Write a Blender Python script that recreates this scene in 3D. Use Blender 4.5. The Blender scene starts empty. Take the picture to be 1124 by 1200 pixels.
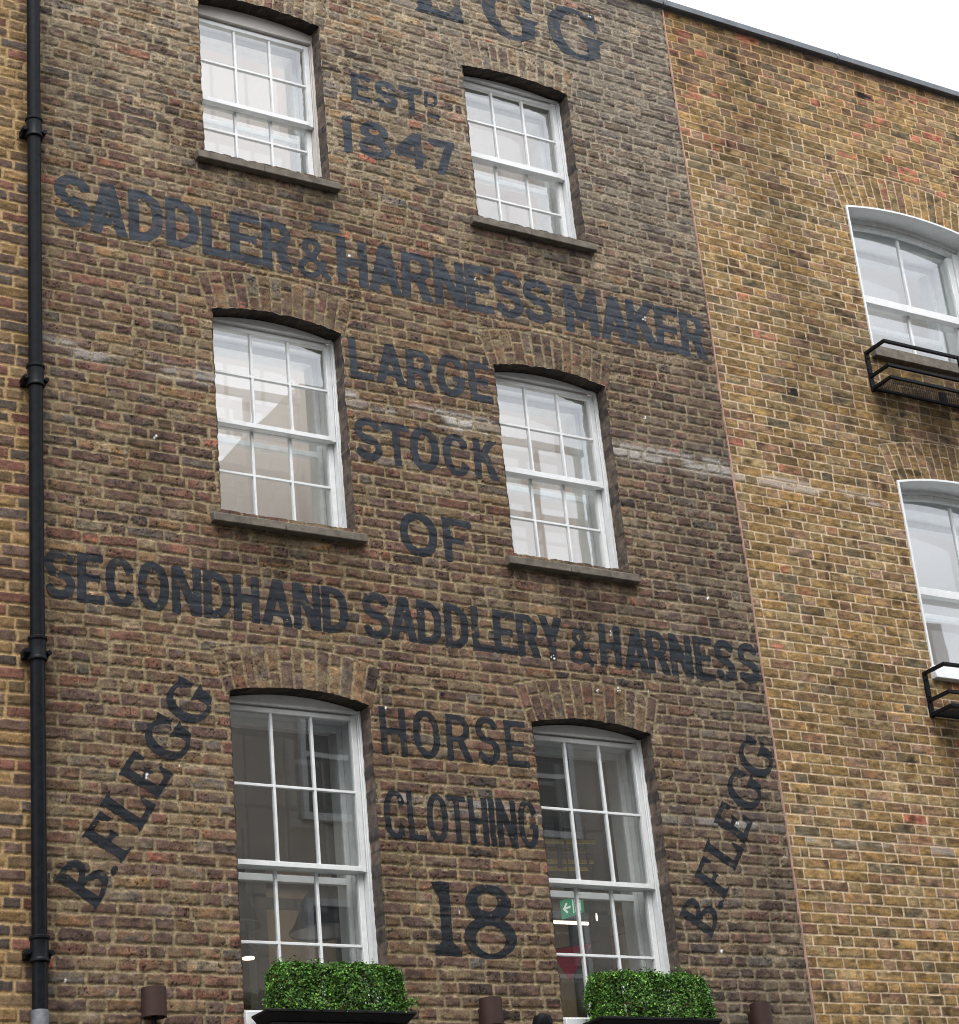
import bpy, bmesh, math, random
import numpy as np
from mathutils import Matrix, Vector
random.seed(7)
rad = math.radians
sc = bpy.context.scene
COL = sc.collection

# ------------------------------------------------------------------ camera
cam_data = bpy.data.cameras.new('camera'); cam = bpy.data.objects.new('camera', cam_data); COL.objects.link(cam)
cam_data.sensor_fit = 'VERTICAL'; cam_data.sensor_height = 24.0; cam_data.lens = 49.916
cam_data.clip_start = 0.1; cam_data.clip_end = 500
yaw, pit, rol = rad(32.84026), rad(24.10009), rad(-5.72396)
fwd = Vector((math.sin(yaw)*math.cos(pit), math.cos(yaw)*math.cos(pit), math.sin(pit)))
rgt = Vector((math.cos(yaw), -math.sin(yaw), 0)); upv = rgt.cross(fwd)
r2 = math.cos(rol)*rgt + math.sin(rol)*upv; u2 = -math.sin(rol)*rgt + math.cos(rol)*upv
m = Matrix((r2, u2, -fwd)).transposed().to_4x4(); m.translation = Vector((0, -10.7, 1.6))
cam.matrix_world = m
sc.camera = cam
# ------------------------------------------------------------------ sky, sun, exposure
SUN_EL, SUN_AZ = 62, 200           # azimuth from +Y clockwise: behind and left of the camera
w = bpy.data.worlds.new('World'); sc.world = w; w.use_nodes = True
nt = w.node_tree; nt.nodes.clear()
sky = nt.nodes.new('ShaderNodeTexSky'); sky.sky_type = 'NISHITA'; sky.sun_disc = False
sky.sun_elevation = rad(SUN_EL); sky.sun_rotation = rad(SUN_AZ); sky.air_density = 1.0; sky.dust_density = 3.0
hs = nt.nodes.new('ShaderNodeHueSaturation'); hs.inputs['Saturation'].default_value = 0.16
tc = nt.nodes.new('ShaderNodeTexCoord'); cn = nt.nodes.new('ShaderNodeTexNoise'); cn.inputs['Scale'].default_value = 2.2; cn.inputs['Detail'].default_value = 5
cr = nt.nodes.new('ShaderNodeMapRange'); cr.inputs['From Min'].default_value = .3; cr.inputs['From Max'].default_value = .7
cr.inputs['To Min'].default_value = 2.3; cr.inputs['To Max'].default_value = 3.1
vm = nt.nodes.new('ShaderNodeVectorMath'); vm.operation = 'SCALE'
bg = nt.nodes.new('ShaderNodeBackground'); bg.inputs['Strength'].default_value = 0.15
wo = nt.nodes.new('ShaderNodeOutputWorld')
lk = nt.links.new
lk(sky.outputs[0], hs.inputs['Color']); lk(tc.outputs['Generated'], cn.inputs['Vector']); lk(cn.outputs['Fac'], cr.inputs['Value'])
lk(hs.outputs[0], vm.inputs[0]); lk(cr.outputs[0], vm.inputs['Scale']); lk(vm.outputs[0], bg.inputs['Color']); lk(bg.outputs[0], wo.inputs[0])
sl = bpy.data.lights.new('sun', 'SUN'); sl.energy = 0.6; sl.angle = rad(35); sl.color = (1, .97, .93)
so = bpy.data.objects.new('sun', sl); COL.objects.link(so)
sd = Vector((math.sin(rad(SUN_AZ))*math.cos(rad(SUN_EL)), math.cos(rad(SUN_AZ))*math.cos(rad(SUN_EL)), math.sin(rad(SUN_EL))))
so.rotation_euler = sd.to_track_quat('Z', 'Y').to_euler(); so.location = (0, -10, 30)
sc.view_settings.view_transform = 'Standard'; sc.view_settings.look = 'None'; sc.view_settings.gamma = 1.0
sc.view_settings.exposure = 0.15
try: sc.view_settings.use_curve_mapping = False
except Exception: pass
sc.cycles.filter_width = 1.05; sc.cycles.max_bounces = 8; sc.cycles.transparent_max_bounces = 16

# ------------------------------------------------------------------ tagging helpers
def tag(o, label=None, cat=None, group=None, kind=None):
    if label: o['label'] = label
    if cat: o['category'] = cat
    if group: o['group'] = group
    if kind: o['kind'] = kind
    return o
def empty(name, loc, label, cat, group=None):
    o = bpy.data.objects.new(name, None); COL.objects.link(o); o.location = loc; o.empty_display_size = .2
    return tag(o, label, cat, group)
def link_mesh(name, me, parent=None, mats=()):
    o = bpy.data.objects.new(name, me); COL.objects.link(o)
    for mt in mats: me.materials.append(mt)
    if parent is not None:
        o.parent = parent
        mw = Matrix.Identity(4); p = parent
        while p is not None:
            mw = Matrix.Translation(p.location) @ mw; p = p.parent
        o.location = -mw.translation      # meshes are written in world coordinates
        o.location = Vector((0, 0, 0)) - mw.translation
    return o

class MB:
    """collects shapes in world coordinates and links them as ONE mesh object"""
    def __init__(s): s.bm = bmesh.new()
    def box(s, x0, x1, y0, y1, z0, z1, mi=0):
        v = [s.bm.verts.new(p) for p in ((x0,y0,z0),(x1,y0,z0),(x1,y1,z0),(x0,y1,z0),(x0,y0,z1),(x1,y0,z1),(x1,y1,z1),(x0,y1,z1))]
        for f in ((0,1,5,4),(1,2,6,5),(2,3,7,6),(3,0,4,7),(4,5,6,7),(3,2,1,0)):
            fc = s.bm.faces.new([v[i] for i in f]); fc.material_index = mi
        return s
    def frustum(s, a, b, mi=0):     # a=(x0,x1,y0,y1,z) bottom, b top
        v = [s.bm.verts.new(p) for p in ((a[0],a[2],a[4]),(a[1],a[2],a[4]),(a[1],a[3],a[4]),(a[0],a[3],a[4]),(b[0],b[2],b[4]),(b[1],b[2],b[4]),(b[1],b[3],b[4]),(b[0],b[3],b[4]))]
        for f in ((0,1,5,4),(1,2,6,5),(2,3,7,6),(3,0,4,7),(4,5,6,7),(3,2,1,0)):
            s.bm.faces.new([v[i] for i in f]).material_index = mi
        return s
    def quad(s, pts, mi=0):
        s.bm.faces.new([s.bm.verts.new(p) for p in pts]).material_index = mi; return s
    def prism_xz(s, pts, y0, y1, mi=0):   # polygon in the xz plane, extruded along y
        a = [s.bm.verts.new((p[0], y0, p[1])) for p in pts]; b = [s.bm.verts.new((p[0], y1, p[1])) for p in pts]
        n = len(pts); s.bm.faces.new(a).material_index = mi; s.bm.faces.new(b[::-1]).material_index = mi
        for i in range(n): s.bm.faces.new([a[i], b[i], b[(i+1)%n], a[(i+1)%n]][::-1]).material_index = mi
        return s
    def lathe(s, prof, c, axis='z', seg=24, mi=0, cap=True):
        rings = []
        for r, h in prof:
            ring = []
            for k in range(seg):
                a = 2*math.pi*k/seg; ca, sa = r*math.cos(a), r*math.sin(a)
                p = (c[0]+ca, c[1]+sa, c[2]+h) if axis == 'z' else ((c[0]+h, c[1]+ca, c[2]+sa) if axis == 'x' else (c[0]+ca, c[1]+h, c[2]+sa))
                ring.append(s.bm.verts.new(p))
            rings.append(ring)
        for i in range(len(rings)-1):
            for k in range(seg):
                f = s.bm.faces.new([rings[i][k], rings[i][(k+1)%seg], rings[i+1][(k+1)%seg], rings[i+1][k]]); f.smooth = True; f.material_index = mi
        if cap:
            for rg in (rings[0], rings[-1]):
                try: s.bm.faces.new(rg).material_index = mi
                except ValueError: pass
        return s
    def bar(s, a, b, wx, wz=None, mi=0):
        a, b = Vector(a), Vector(b); d = (b-a).normalized(); wz = wz or wx
        ref = Vector((0,0,1)) if abs(d.z) < .9 else Vector((1,0,0))
        u = d.cross(ref).normalized(); v = u.cross(d).normalized()
        cs = [u*sx*wx/2 + v*sz*wz/2 for sx, sz in ((-1,-1),(1,-1),(1,1),(-1,1))]
        va = [s.bm.verts.new(a+c) for c in cs]; vb = [s.bm.verts.new(b+c) for c in cs]
        for i in range(4): s.bm.faces.new([va[i], va[(i+1)%4], vb[(i+1)%4], vb[i]]).material_index = mi
        s.bm.faces.new(va[::-1]).material_index = mi; s.bm.faces.new(vb).material_index = mi
        return s
    def build(s, name, mat, parent=None, bevel=0, seg=1):
        if len(s.bm.faces) > 1: bmesh.ops.recalc_face_normals(s.bm, faces=s.bm.faces[:])
        me = bpy.data.meshes.new(name); s.bm.to_mesh(me); s.bm.free(); me.set_sharp_from_angle(angle=rad(38))
        o = link_mesh(name, me, parent, mat if isinstance(mat, (list, tuple)) else [mat])
        if bevel:
            b = o.modifiers.new('bevel', 'BEVEL'); b.width = bevel; b.segments = seg; b.limit_method = 'ANGLE'
        return o

# ------------------------------------------------------------------ materials
def mat(name, col, rough=.6, metal=0, noise=0, nscale=8, bump=0, bscale=60, spec=.5, stretch=(1,1,1), col2=None):
    mt = bpy.data.materials.new(name); mt.use_nodes = True; n = mt.node_tree; p = n.nodes['Principled BSDF']
    p.inputs['Base Color'].default_value = (*col, 1); p.inputs['Roughness'].default_value = rough; p.inputs['Metallic'].default_value = metal
    p.inputs['Specular IOR Level'].default_value = spec
    g = n.nodes.new('ShaderNodeTexCoord'); mp = n.nodes.new('ShaderNodeMapping'); mp.inputs['Scale'].default_value = stretch
    n.links.new(g.outputs['Object'], mp.inputs['Vector'])
    if noise or col2:
        t = n.nodes.new('ShaderNodeTexNoise'); t.inputs['Scale'].default_value = nscale; t.inputs['Detail'].default_value = 6; t.inputs['Roughness'].default_value = .65
        n.links.new(mp.outputs[0], t.inputs['Vector'])
        r = n.nodes.new('ShaderNodeValToRGB'); r.color_ramp.elements[0].position = .32; r.color_ramp.elements[1].position = .68
        c2 = col2 or tuple(min(1, c*(1+noise)) for c in col); c1 = col if col2 else tuple(c*(1-noise) for c in col)
        r.color_ramp.elements[0].color = (*c1, 1); r.color_ramp.elements[1].color = (*c2, 1)
        n.links.new(t.outputs['Fac'], r.inputs[0]); n.links.new(r.outputs[0], p.inputs['Base Color'])
    if bump:
        t = n.nodes.new('ShaderNodeTexNoise'); t.inputs['Scale'].default_value = bscale; t.inputs['Detail'].default_value = 5
        n.links.new(mp.outputs[0], t.inputs['Vector'])
        b = n.nodes.new('ShaderNodeBump'); b.inputs['Strength'].default_value = bump; b.inputs['Distance'].default_value = .004
        n.links.new(t.outputs['Fac'], b.inputs['Height']); n.links.new(b.outputs[0], p.inputs['Normal'])
    return mt
def attr_mat(name, rough, bump, bscale, spec, mottling=.25):
    mt = bpy.data.materials.new(name); mt.use_nodes = True; n = mt.node_tree; p = n.nodes['Principled BSDF']
    a = n.nodes.new('ShaderNodeAttribute'); a.attribute_name = 'Col'
    g = n.nodes.new('ShaderNodeTexCoord')
    t = n.nodes.new('ShaderNodeTexNoise'); t.inputs['Scale'].default_value = 95; t.inputs['Detail'].default_value = 4; t.inputs['Roughness'].default_value = .7
    n.links.new(g.outputs['Object'], t.inputs['Vector'])
    mr = n.nodes.new('ShaderNodeMapRange'); mr.inputs['From Min'].default_value = .3; mr.inputs['From Max'].default_value = .7
    mr.inputs['To Min'].default_value = 1-mottling; mr.inputs['To Max'].default_value = 1+mottling
    n.links.new(t.outputs['Fac'], mr.inputs['Value'])
    v = n.nodes.new('ShaderNodeVectorMath'); v.operation = 'SCALE'
    n.links.new(a.outputs['Color'], v.inputs[0]); n.links.new(mr.outputs[0], v.inputs['Scale']); n.links.new(v.outputs[0], p.inputs['Base Color'])
    t2 = n.nodes.new('ShaderNodeTexNoise'); t2.inputs['Scale'].default_value = bscale; t2.inputs['Detail'].default_value = 6; t2.inputs['Roughness'].default_value = .75
    n.links.new(g.outputs['Object'], t2.inputs['Vector'])
    b = n.nodes.new('ShaderNodeBump'); b.inputs['Strength'].default_value = bump; b.inputs['Distance'].default_value = .004
    n.links.new(t2.outputs['Fac'], b.inputs['Height']); n.links.new(b.outputs[0], p.inputs['Normal'])
    p.inputs['Roughness'].default_value = rough; p.inputs['Specular IOR Level'].default_value = spec
    return mt
def glass_mat(name, gain, wav=.10):
    mt = bpy.data.materials.new(name); mt.use_nodes = True; n = mt.node_tree; n.nodes.clear()
    o = n.nodes.new('ShaderNodeOutputMaterial'); mx = n.nodes.new('ShaderNodeMixShader'); tr = n.nodes.new('ShaderNodeBsdfTransparent'); gl = n.nodes.new('ShaderNodeBsdfGlossy')
    tr.inputs[0].default_value = (.93, .95, .94, 1); gl.inputs['Roughness'].default_value = .01; gl.inputs['Color'].default_value = (.95, .97, 1, 1)
    lw = n.nodes.new('ShaderNodeLayerWeight'); pw = n.nodes.new('ShaderNodeMath'); pw.operation = 'POWER'; pw.inputs[1].default_value = 5
    fr = n.nodes.new('ShaderNodeMath'); fr.operation = 'MULTIPLY_ADD'; fr.inputs[1].default_value = .955; fr.inputs[2].default_value = .045
    n.links.new(lw.outputs['Facing'], pw.inputs[0]); n.links.new(pw.outputs[0], fr.inputs[0])
    ml = n.nodes.new('ShaderNodeMath'); ml.operation = 'MULTIPLY'; ml.inputs[1].default_value = gain; ml.use_clamp = True
    g = n.nodes.new('ShaderNodeTexCoord'); t = n.nodes.new('ShaderNodeTexNoise'); t.inputs['Scale'].default_value = 2.0; t.inputs['Detail'].default_value = 1
    n.links.new(g.outputs['Object'], t.inputs['Vector'])
    b = n.nodes.new('ShaderNodeBump'); b.inputs['Strength'].default_value = wav; b.inputs['Distance'].default_value = .02
    n.links.new(t.outputs['Fac'], b.inputs['Height']); n.links.new(b.outputs[0], gl.inputs['Normal'])
    n.links.new(fr.outputs[0], ml.inputs[0]); n.links.new(ml.outputs[0], mx.inputs[0]); n.links.new(tr.outputs[0], mx.inputs[1]); n.links.new(gl.outputs[0], mx.inputs[2]); n.links.new(mx.outputs[0], o.inputs[0])
    return mt
def emit(name, col, st):
    mt = bpy.data.materials.new(name); mt.use_nodes = True; p = mt.node_tree.nodes['Principled BSDF']
    p.inputs['Base Color'].default_value = (*col, 1); p.inputs['Emission Color'].default_value = (*col, 1); p.inputs['Emission Strength'].default_value = st
    return mt

M_WALL = attr_mat('old_brick', .9, .7, 210, .15, .46)
M_WALL2 = attr_mat('yellow_brick', .88, .6, 210, .15, .40)
M_PAINT = attr_mat('faded_paint', .75, .5, 160, .14, .16)
M_SOOT_SHADE = attr_mat('sooty_shaded_brick', .92, .6, 150, .2, .3)
M_WHITE = mat('white_gloss_paint', (.64, .655, .655), .42, noise=.08, nscale=16)
M_HEAD = mat('beige_white_paint', (.52, .49, .455), .55, noise=.1, nscale=6)  # duller, more beige white than the gloss paint
M_STONE = mat('weathered_stone', (.060, .050, .038), .85, nscale=14, col2=(.145, .125, .098), bump=.5, bscale=90)
M_BLACK = mat('black_iron_paint', (.010, .011, .013), .30, spec=.06, noise=.3, nscale=25, bump=.12, bscale=70)
M_LEAD = mat('lead_grey', (.10, .11, .125), .45, noise=.25, nscale=9, metal=.2)
M_ZINC = mat('galvanised_base', (.075, .08, .09), .6, nscale=30, col2=(.15, .16, .175), metal=.3)
M_BROWN = mat('brown_lamp_metal', (.040, .021, .017), .6, spec=.25, noise=.15, nscale=20)
M_PINK = mat('pink_mortar', (.24, .155, .12), .9, nscale=7, col2=(.44, .28, .215), bump=.6, bscale=120)
M_BOX = mat('black_planter', (.007, .007, .008), .6, spec=.2, noise=.3, nscale=12)
M_GLASS = glass_mat('window_glass', 3.6, .022)
M_GLASS2 = glass_mat('secondary_glass', 1.6, .015)
M_CEIL = mat('room_white', (.78, .73, .70), .8, noise=.03, nscale=1.2)
M_ROOM = mat('room_beige', (.42, .335, .25), .8, noise=.15, nscale=1.5)
M_CEILD = mat('room_ceiling_dark', (.085, .08, .075), .8, noise=.15, nscale=2)
M_PIL = mat('pillar_grey', (.13, .125, .12), .7, noise=.2, nscale=2)
M_DARK = mat('room_dark', (.05, .045, .04), .7, noise=.2, nscale=3)
M_STUCCO = mat('stucco', (.42, .38, .33), .85, noise=.15, nscale=2, bump=.3, bscale=20)
M_FARGLASS = mat('far_glass', (.03, .035, .04), .08)
M_ASPH = mat('asphalt', (.05, .05, .052), .9, noise=.25, nscale=20, bump=.4, bscale=150)
M_PAVE = mat('paving', (.24, .23, .21), .85, noise=.2, nscale=4, bump=.3, bscale=60)

# ------------------------------------------------------------------ numpy noise
def _h(i, j, s):
    h = (i.astype(np.int64)*374761393 + j.astype(np.int64)*668265263 + s*2147483647) & 0xffffffff
    h = ((h ^ (h >> 13))*1274126177) & 0xffffffff
    h = ((h ^ (h >> 16))*2246822519) & 0xffffffff
    return ((h ^ (h >> 15)) & 0xffffff)/float(0xffffff)
def vn(x, z, s=0):
    xi, zi = np.floor(x), np.floor(z); fx, fz = x-xi, z-zi
    fx = fx*fx*(3-2*fx); fz = fz*fz*(3-2*fz)
    a, b, c, d = _h(xi, zi, s), _h(xi+1, zi, s), _h(xi, zi+1, s), _h(xi+1, zi+1, s)
    return (a*(1-fx)+b*fx)*(1-fz) + (c*(1-fx)+d*fx)*fz
def fbm(x, z, s=0, o=4):
    t = 0; amp = .5; tot = 0
    for k in range(o):
        t = t + amp*vn(x*2**k, z*2**k, s+k*17); tot += amp; amp *= .55
    return t/tot
def ss(a, b, x):
    t = np.clip((x-a)/(b-a), 0, 1); return t*t*(3-2*t)
def lerp(a, b, t): return a*(1-t[..., None]) + b*t[..., None]

# ------------------------------------------------------------------ openings (facade coordinates, metres)
class Op:
    def __init__(s, x0, x1, z0, zs, rise, T, nv):
        s.x0, s.x1, s.z0, s.zs, s.rise, s.T, s.nv = x0, x1, z0, zs, rise, T, nv
        s.xc = (x0+x1)/2; hw = (x1-x0)/2; s.R = (hw*hw+rise*rise)/(2*rise); s.zc = zs+rise-s.R; s.th = math.asin(hw/s.R)
    def sdf(s, x, z):        # negative inside
        rect = np.maximum(np.abs(x-s.xc)-(s.x1-s.x0)/2, s.z0-z)
        arc = np.where(z > s.zs-.02, np.hypot(x-s.xc, z-s.zc)-s.R, -9)
        return np.maximum(rect, arc)
    def arcz(s, x): return s.zc + math.sqrt(max(0, s.R**2-(x-s.xc)**2))

OA = [Op(5.050, 5.975, 9.64, 10.916, .038, .27, 13), Op(5.050, 5.975, 7.035, 8.443, .057, .27, 13), Op(5.050, 5.975, 3.99, 5.869, .058, .27, 13)]
OB = [Op(7.140, 8.060, 9.64, 10.923, .042, .25, 13), Op(7.140, 8.060, 7.035, 8.443, .057, .27, 13), Op(7.140, 8.060, 3.99, 5.869, .058, .27, 13)]
OC = [Op(10.705, 12.035, 9.285, 10.570, .068, .33, 18), Op(10.695, 12.035, 6.620, 8.110, .085, .33, 18)]

def brickwork(X, Z, seed, pitch, z_start, joint, irregular, ops, edge_n, str_w=.2265, hdr_w=.1145):
    """returns edge distance (positive inside a brick), five random numbers per brick and the brick centre"""
    rng = np.random.RandomState(seed)
    Zw = Z + irregular*.010*(fbm(X*1.1, Z*1.3, seed+1, 2)-.5)*2 + irregular*.004*(vn(X*5, Z*5, seed+2)-.5)
    Xw = X + irregular*.004*(vn(X*6, Z*9, seed+3)-.5)
    n = int((Z.max()-z_start)/pitch)+4
    zb = z_start + np.concatenate([[0], np.cumsum(pitch*(1+rng.uniform(-.05, .05, n)*irregular))])
    row = np.clip(np.searchsorted(zb, Zw.ravel())-1, 0, n-1).reshape(Z.shape)
    xl = np.zeros_like(X); xr = np.zeros_like(X); bid = np.zeros(X.shape, np.int64)
    x_min, x_max = X.min()-.6, X.max()+.6
    order = np.argsort(row.ravel(), kind='stable'); rs = row.ravel()[order]
    st = np.searchsorted(rs, np.arange(n)); en = np.searchsorted(rs, np.arange(n), side='right')
    Xf = Xw.ravel(); xlf, xrf, bf = xl.ravel(), xr.ravel(), bid.ravel()
    for r in range(n):
        if en[r] <= st[r]: continue
        x = x_min + (0 if r % 2 else -(str_w+hdr_w)/2) + rng.uniform(-.02, .02)*(0.3+irregular); b = [x]; k = 0
        while x < x_max:
            base = str_w if k % 2 == 0 else hdr_w
            u = rng.rand()
            if u < .05*irregular: base = hdr_w
            elif u < .09*irregular: base = str_w
            elif u < .12*irregular: base = .075
            x += base*(1+rng.uniform(-.07, .07)*(.25+irregular)); b.append(x); k += 1
        b = np.array(b); idx = order[st[r]:en[r]]; q = np.clip(np.searchsorted(b, Xf[idx])-1, 0, len(b)-2)
        xlf[idx] = b[q]; xrf[idx] = b[q+1]; bf[idx] = r*1000+q
    zl, zh = zb[row], zb[row+1]
    cx, cz = (xl+xr)/2, (zl+zh)/2
    jj = joint*(1+.5*(_h(bid, bid*0+3, seed)-.5)*irregular)
    dx = np.minimum(Xw-xl, xr-Xw)-jj/2; dz = np.minimum(Zw-zl, zh-Zw)-jj/2
    # arches
    for k, o in enumerate(ops):
        rr = np.hypot(X-o.xc, Z-o.zc); th = np.arctan2(X-o.xc, Z-o.zc)
        thm = o.th + .015
        sa = np.maximum(np.maximum(rr-(o.R+o.T), o.R-.02-rr), (np.abs(th)-thm)*rr)
        sel = sa < 0
        dth = 2*thm/o.nv; f = (th+thm)/dth + .22*(vn(X*0+k, (th+thm)/dth*3.0, seed+9)-.5)*irregular
        vi = np.floor(f); af = (f-vi)*dth*rr
        rv = _h(vi.astype(np.int64), vi.astype(np.int64)*0+k*7+1, seed+5)
        t0 = (rr-o.R); sp = np.where((vi % 2) == 0, o.T*.36, o.T*.68)*(1+.12*(rv-.5)); sp = np.where(rv > .82, o.T*2, sp)
        low = t0 < sp
        dr = np.where(low, np.where(sp < o.T, np.minimum(t0+.03, sp-t0), np.minimum(t0+.03, o.T-t0)), np.minimum(t0-sp, o.T-t0))
        da = np.minimum(af, dth*rr-af)
        dx = np.where(sel, da-joint/2, np.minimum(dx, np.where(sa < .05, sa-joint/3, 9)))
        dz = np.where(sel, dr-joint/2, dz)
        bid = np.where(sel, 900000+k*1000+(vi*2+low).astype(np.int64), bid)
        cx = np.where(sel, o.xc, cx); cz = np.where(sel, o.zs, cz)
    rc = .007
    qx, qz = rc-dx, rc-dz
    d = -(np.hypot(np.maximum(qx, 0), np.maximum(qz, 0)) + np.minimum(np.maximum(qx, qz), 0) - rc)
    d = d + edge_n*(fbm(X*38, Z*38, seed+4, 3)-.5)*2 - edge_n*1.5*ss(.74, .88, vn(X*17, Z*24, seed+6))
    R = [_h(bid, bid*0+11*i, seed+20+i) for i in range(6)]
    return d, R, cx, cz, bid

def S(r, g, b, k=1.16, sat=.84):          # measured sRGB of the surface -> base colour
    f = lambda c: ((c/255+.055)/1.055)**2.4 if c > 10 else c/255/12.92
    v = np.array([f(r), f(g), f(b)])*k; l_ = v @ np.array([.3, .55, .15])
    return l_+(v-l_)*sat

def pick(pal, W, r):
    W = np.stack(np.broadcast_arrays(*W), -1); W = np.cumsum(W/W.sum(-1, keepdims=True), -1)
    i = (r[..., None] > W).sum(-1).clip(0, len(pal)-1)
    return np.array(pal)[i]

WHITE_SPOTS = [(5.186,10.751),(6.082,9.074),(7.064,9.105),(8.49,9.083),(7.357,6.331),(7.842,6.554),(4.641,7.457),(4.722,5.395),(4.518,5.303),(6.492,4.617),(8.367,8.261),(7.854,6.159),(7.675,6.129),(8.391,4.448),(8.673,5.318),(8.704,6.919),(5.365,10.777),(8.087,10.252),(4.022,4.138),(9.03,5.11),(8.362,11.733),(8.088,6.17),(6.095,5.871)]

def spots(X, Z, col, seed):
    rng = np.random.RandomState(seed)
    for (sx, sz) in WHITE_SPOTS:
        for k in range(3):
            ox, oz, r = sx+rng.uniform(-.012, .012), sz+rng.uniform(-.014, .014), rng.uniform(.004, .011)
            m_ = ss(r, r*.5, np.hypot((X-ox)*1.2, Z-oz))
            col = lerp(col, np.array([.75, .76, .75]), m_)
    return col

def wall_main(X, Z):
    d, R, cx, cz, bid = brickwork(X, Z, 3, .0757, 3.3, .0148, 1.0, OA+OB, .0050)
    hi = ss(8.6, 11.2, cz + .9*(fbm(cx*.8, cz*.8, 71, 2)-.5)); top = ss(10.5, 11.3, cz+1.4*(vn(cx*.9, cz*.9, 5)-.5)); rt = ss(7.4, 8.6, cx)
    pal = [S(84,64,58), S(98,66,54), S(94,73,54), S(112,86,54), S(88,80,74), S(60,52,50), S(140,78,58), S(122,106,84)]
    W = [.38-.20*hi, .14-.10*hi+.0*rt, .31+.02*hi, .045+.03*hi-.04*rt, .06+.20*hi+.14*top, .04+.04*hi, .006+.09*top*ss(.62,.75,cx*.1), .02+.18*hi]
    B = pick(pal, W, R[0])
    B = lerp(B, pick(pal, W, R[4]), ss(.46, .62, fbm(X*13+R[3]*40, Z*24+R[1]*30, 29, 3))*.8)
    B = B*(.78+.44*R[1])[..., None]
    B = B*(1+.10*(R[2]-.5)[..., None]*np.array([1., 0, -1.]))
    g = fbm(X*26, Z*42, 31, 4); B = B*(.25+1.5*g)[..., None]*(.84+.36*vn(X*95, Z*105, 35))[..., None]
    g2 = fbm(X*9+R[3]*50, Z*14, 33, 3)
    B = lerp(B, B*np.array([1.45, 1.25, .95]), ss(.55, .75, g2)*.7)
    pit = ss(.76, .86, vn(X*100, Z*110, 37))*ss(.40, .58, fbm(X*7, Z*7, 39, 2)); B = B*(1-.75*pit)[..., None]
    mort = lerp(np.broadcast_to(S(122,108,80, 1.12, .88), B.shape), np.broadcast_to(S(120,110,92, 1.2, .9), B.shape), ss(8.8, 10.8, Z))
    mort = mort*(.50+1.1*fbm(X*45, Z*45, 41, 3))[..., None]
    # old mortar smeared over brick faces
    sm_ = ss(.48, .66, fbm(X*7, Z*16, 43, 4) - .05 + .11*ss(8.5, 10.5, Z))*.6
    B = lerp(B, mort*.85, sm_)
    mk = ss(-.0015, .0025, d)
    c = lerp(mort, B, mk)
    # soot film on the upper right, cleaner low down
    soot = ss(.40, .72, fbm(X*1.3, Z*1.1, 47, 3) + .35*rt*ss(9.6, 11.4, Z) - .14)*ss(8.0, 10.8, Z)
    c = lerp(c, c*.5 + S(88,86,85)*.5, soot*.6)
    st = ss(.52, .75, fbm(X*2.2, Z*.7, 53, 4)); c = c*(1-.22*st)[..., None]
    # white remains of an old band course
    c = c*np.array([1.0, .965, .89])
    for (bz, hw, k) in ((7.945, .085, .8), (5.285, .045, .45)):
        b = ss(hw, hw*.5, np.abs(Z-bz+.02*(vn(X*2, Z*0, 61)-.5)))*ss(.42, .62, fbm(X*5, Z*13, 63, 4)+.06)*(.35+.65*(R[4] > .35))*(ss(5.7, 6.1, X) if bz < 6 else .55+.45*ss(5.6, 6.0, X))
        c = lerp(c, np.array([.40, .38, .355]), np.clip(b*k, 0, 1)*(.35+.65*mk))
        g_ = ss(hw*2.6, hw, np.abs(Z-bz-.05))*ss(6.0, 8.5, X)*.4; c = lerp(c, c*.5+S(92,92,92)*.35, g_)
    gr = .17+.24*ss(6.6, 9.0, X+.8*(vn(X*1.2, Z*1.2, 91)-.5)); lu = (c @ np.array([.35, .5, .15]))[..., None]
    c = c*(1-gr[..., None]) + lu*np.array([1.09, .99, .84])*gr[..., None]
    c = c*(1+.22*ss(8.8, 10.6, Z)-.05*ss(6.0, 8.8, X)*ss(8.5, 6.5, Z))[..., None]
    for o in OA+OB:      # damp and soot streaks below the sills, rust-brown patch where water runs
        a = ss(o.x0-.16, o.x0-.02, X)*ss(o.x1+.14, o.x1, X)*ss(o.z0-.07, o.z0-.12, Z)*ss(o.z0-.75, o.z0-.12, Z)*ss(.34, .66, fbm(X*8, Z*1.1, 93, 3)+.06)
        c = c*(1-.42*a)[..., None]
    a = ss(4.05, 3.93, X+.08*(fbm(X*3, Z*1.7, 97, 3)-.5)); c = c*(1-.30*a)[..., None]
    c = spots(X, Z, c, 5)
    rough = .45+.85*ss(8.5, 10.8, Z)
    H = ss(-.004, .007, d)*.0075 - .0075 + mk*((R[5]-.5)*.006*rough + (fbm(X*30, Z*44, 51, 4)-.5)*.009*rough + (R[3]-.5)*.04*(Z-cz)*rough*.6) + (1-mk)*(fbm(X*60, Z*60, 55, 3)-.5)*.006 - pit*.004
    return -H, c

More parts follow.
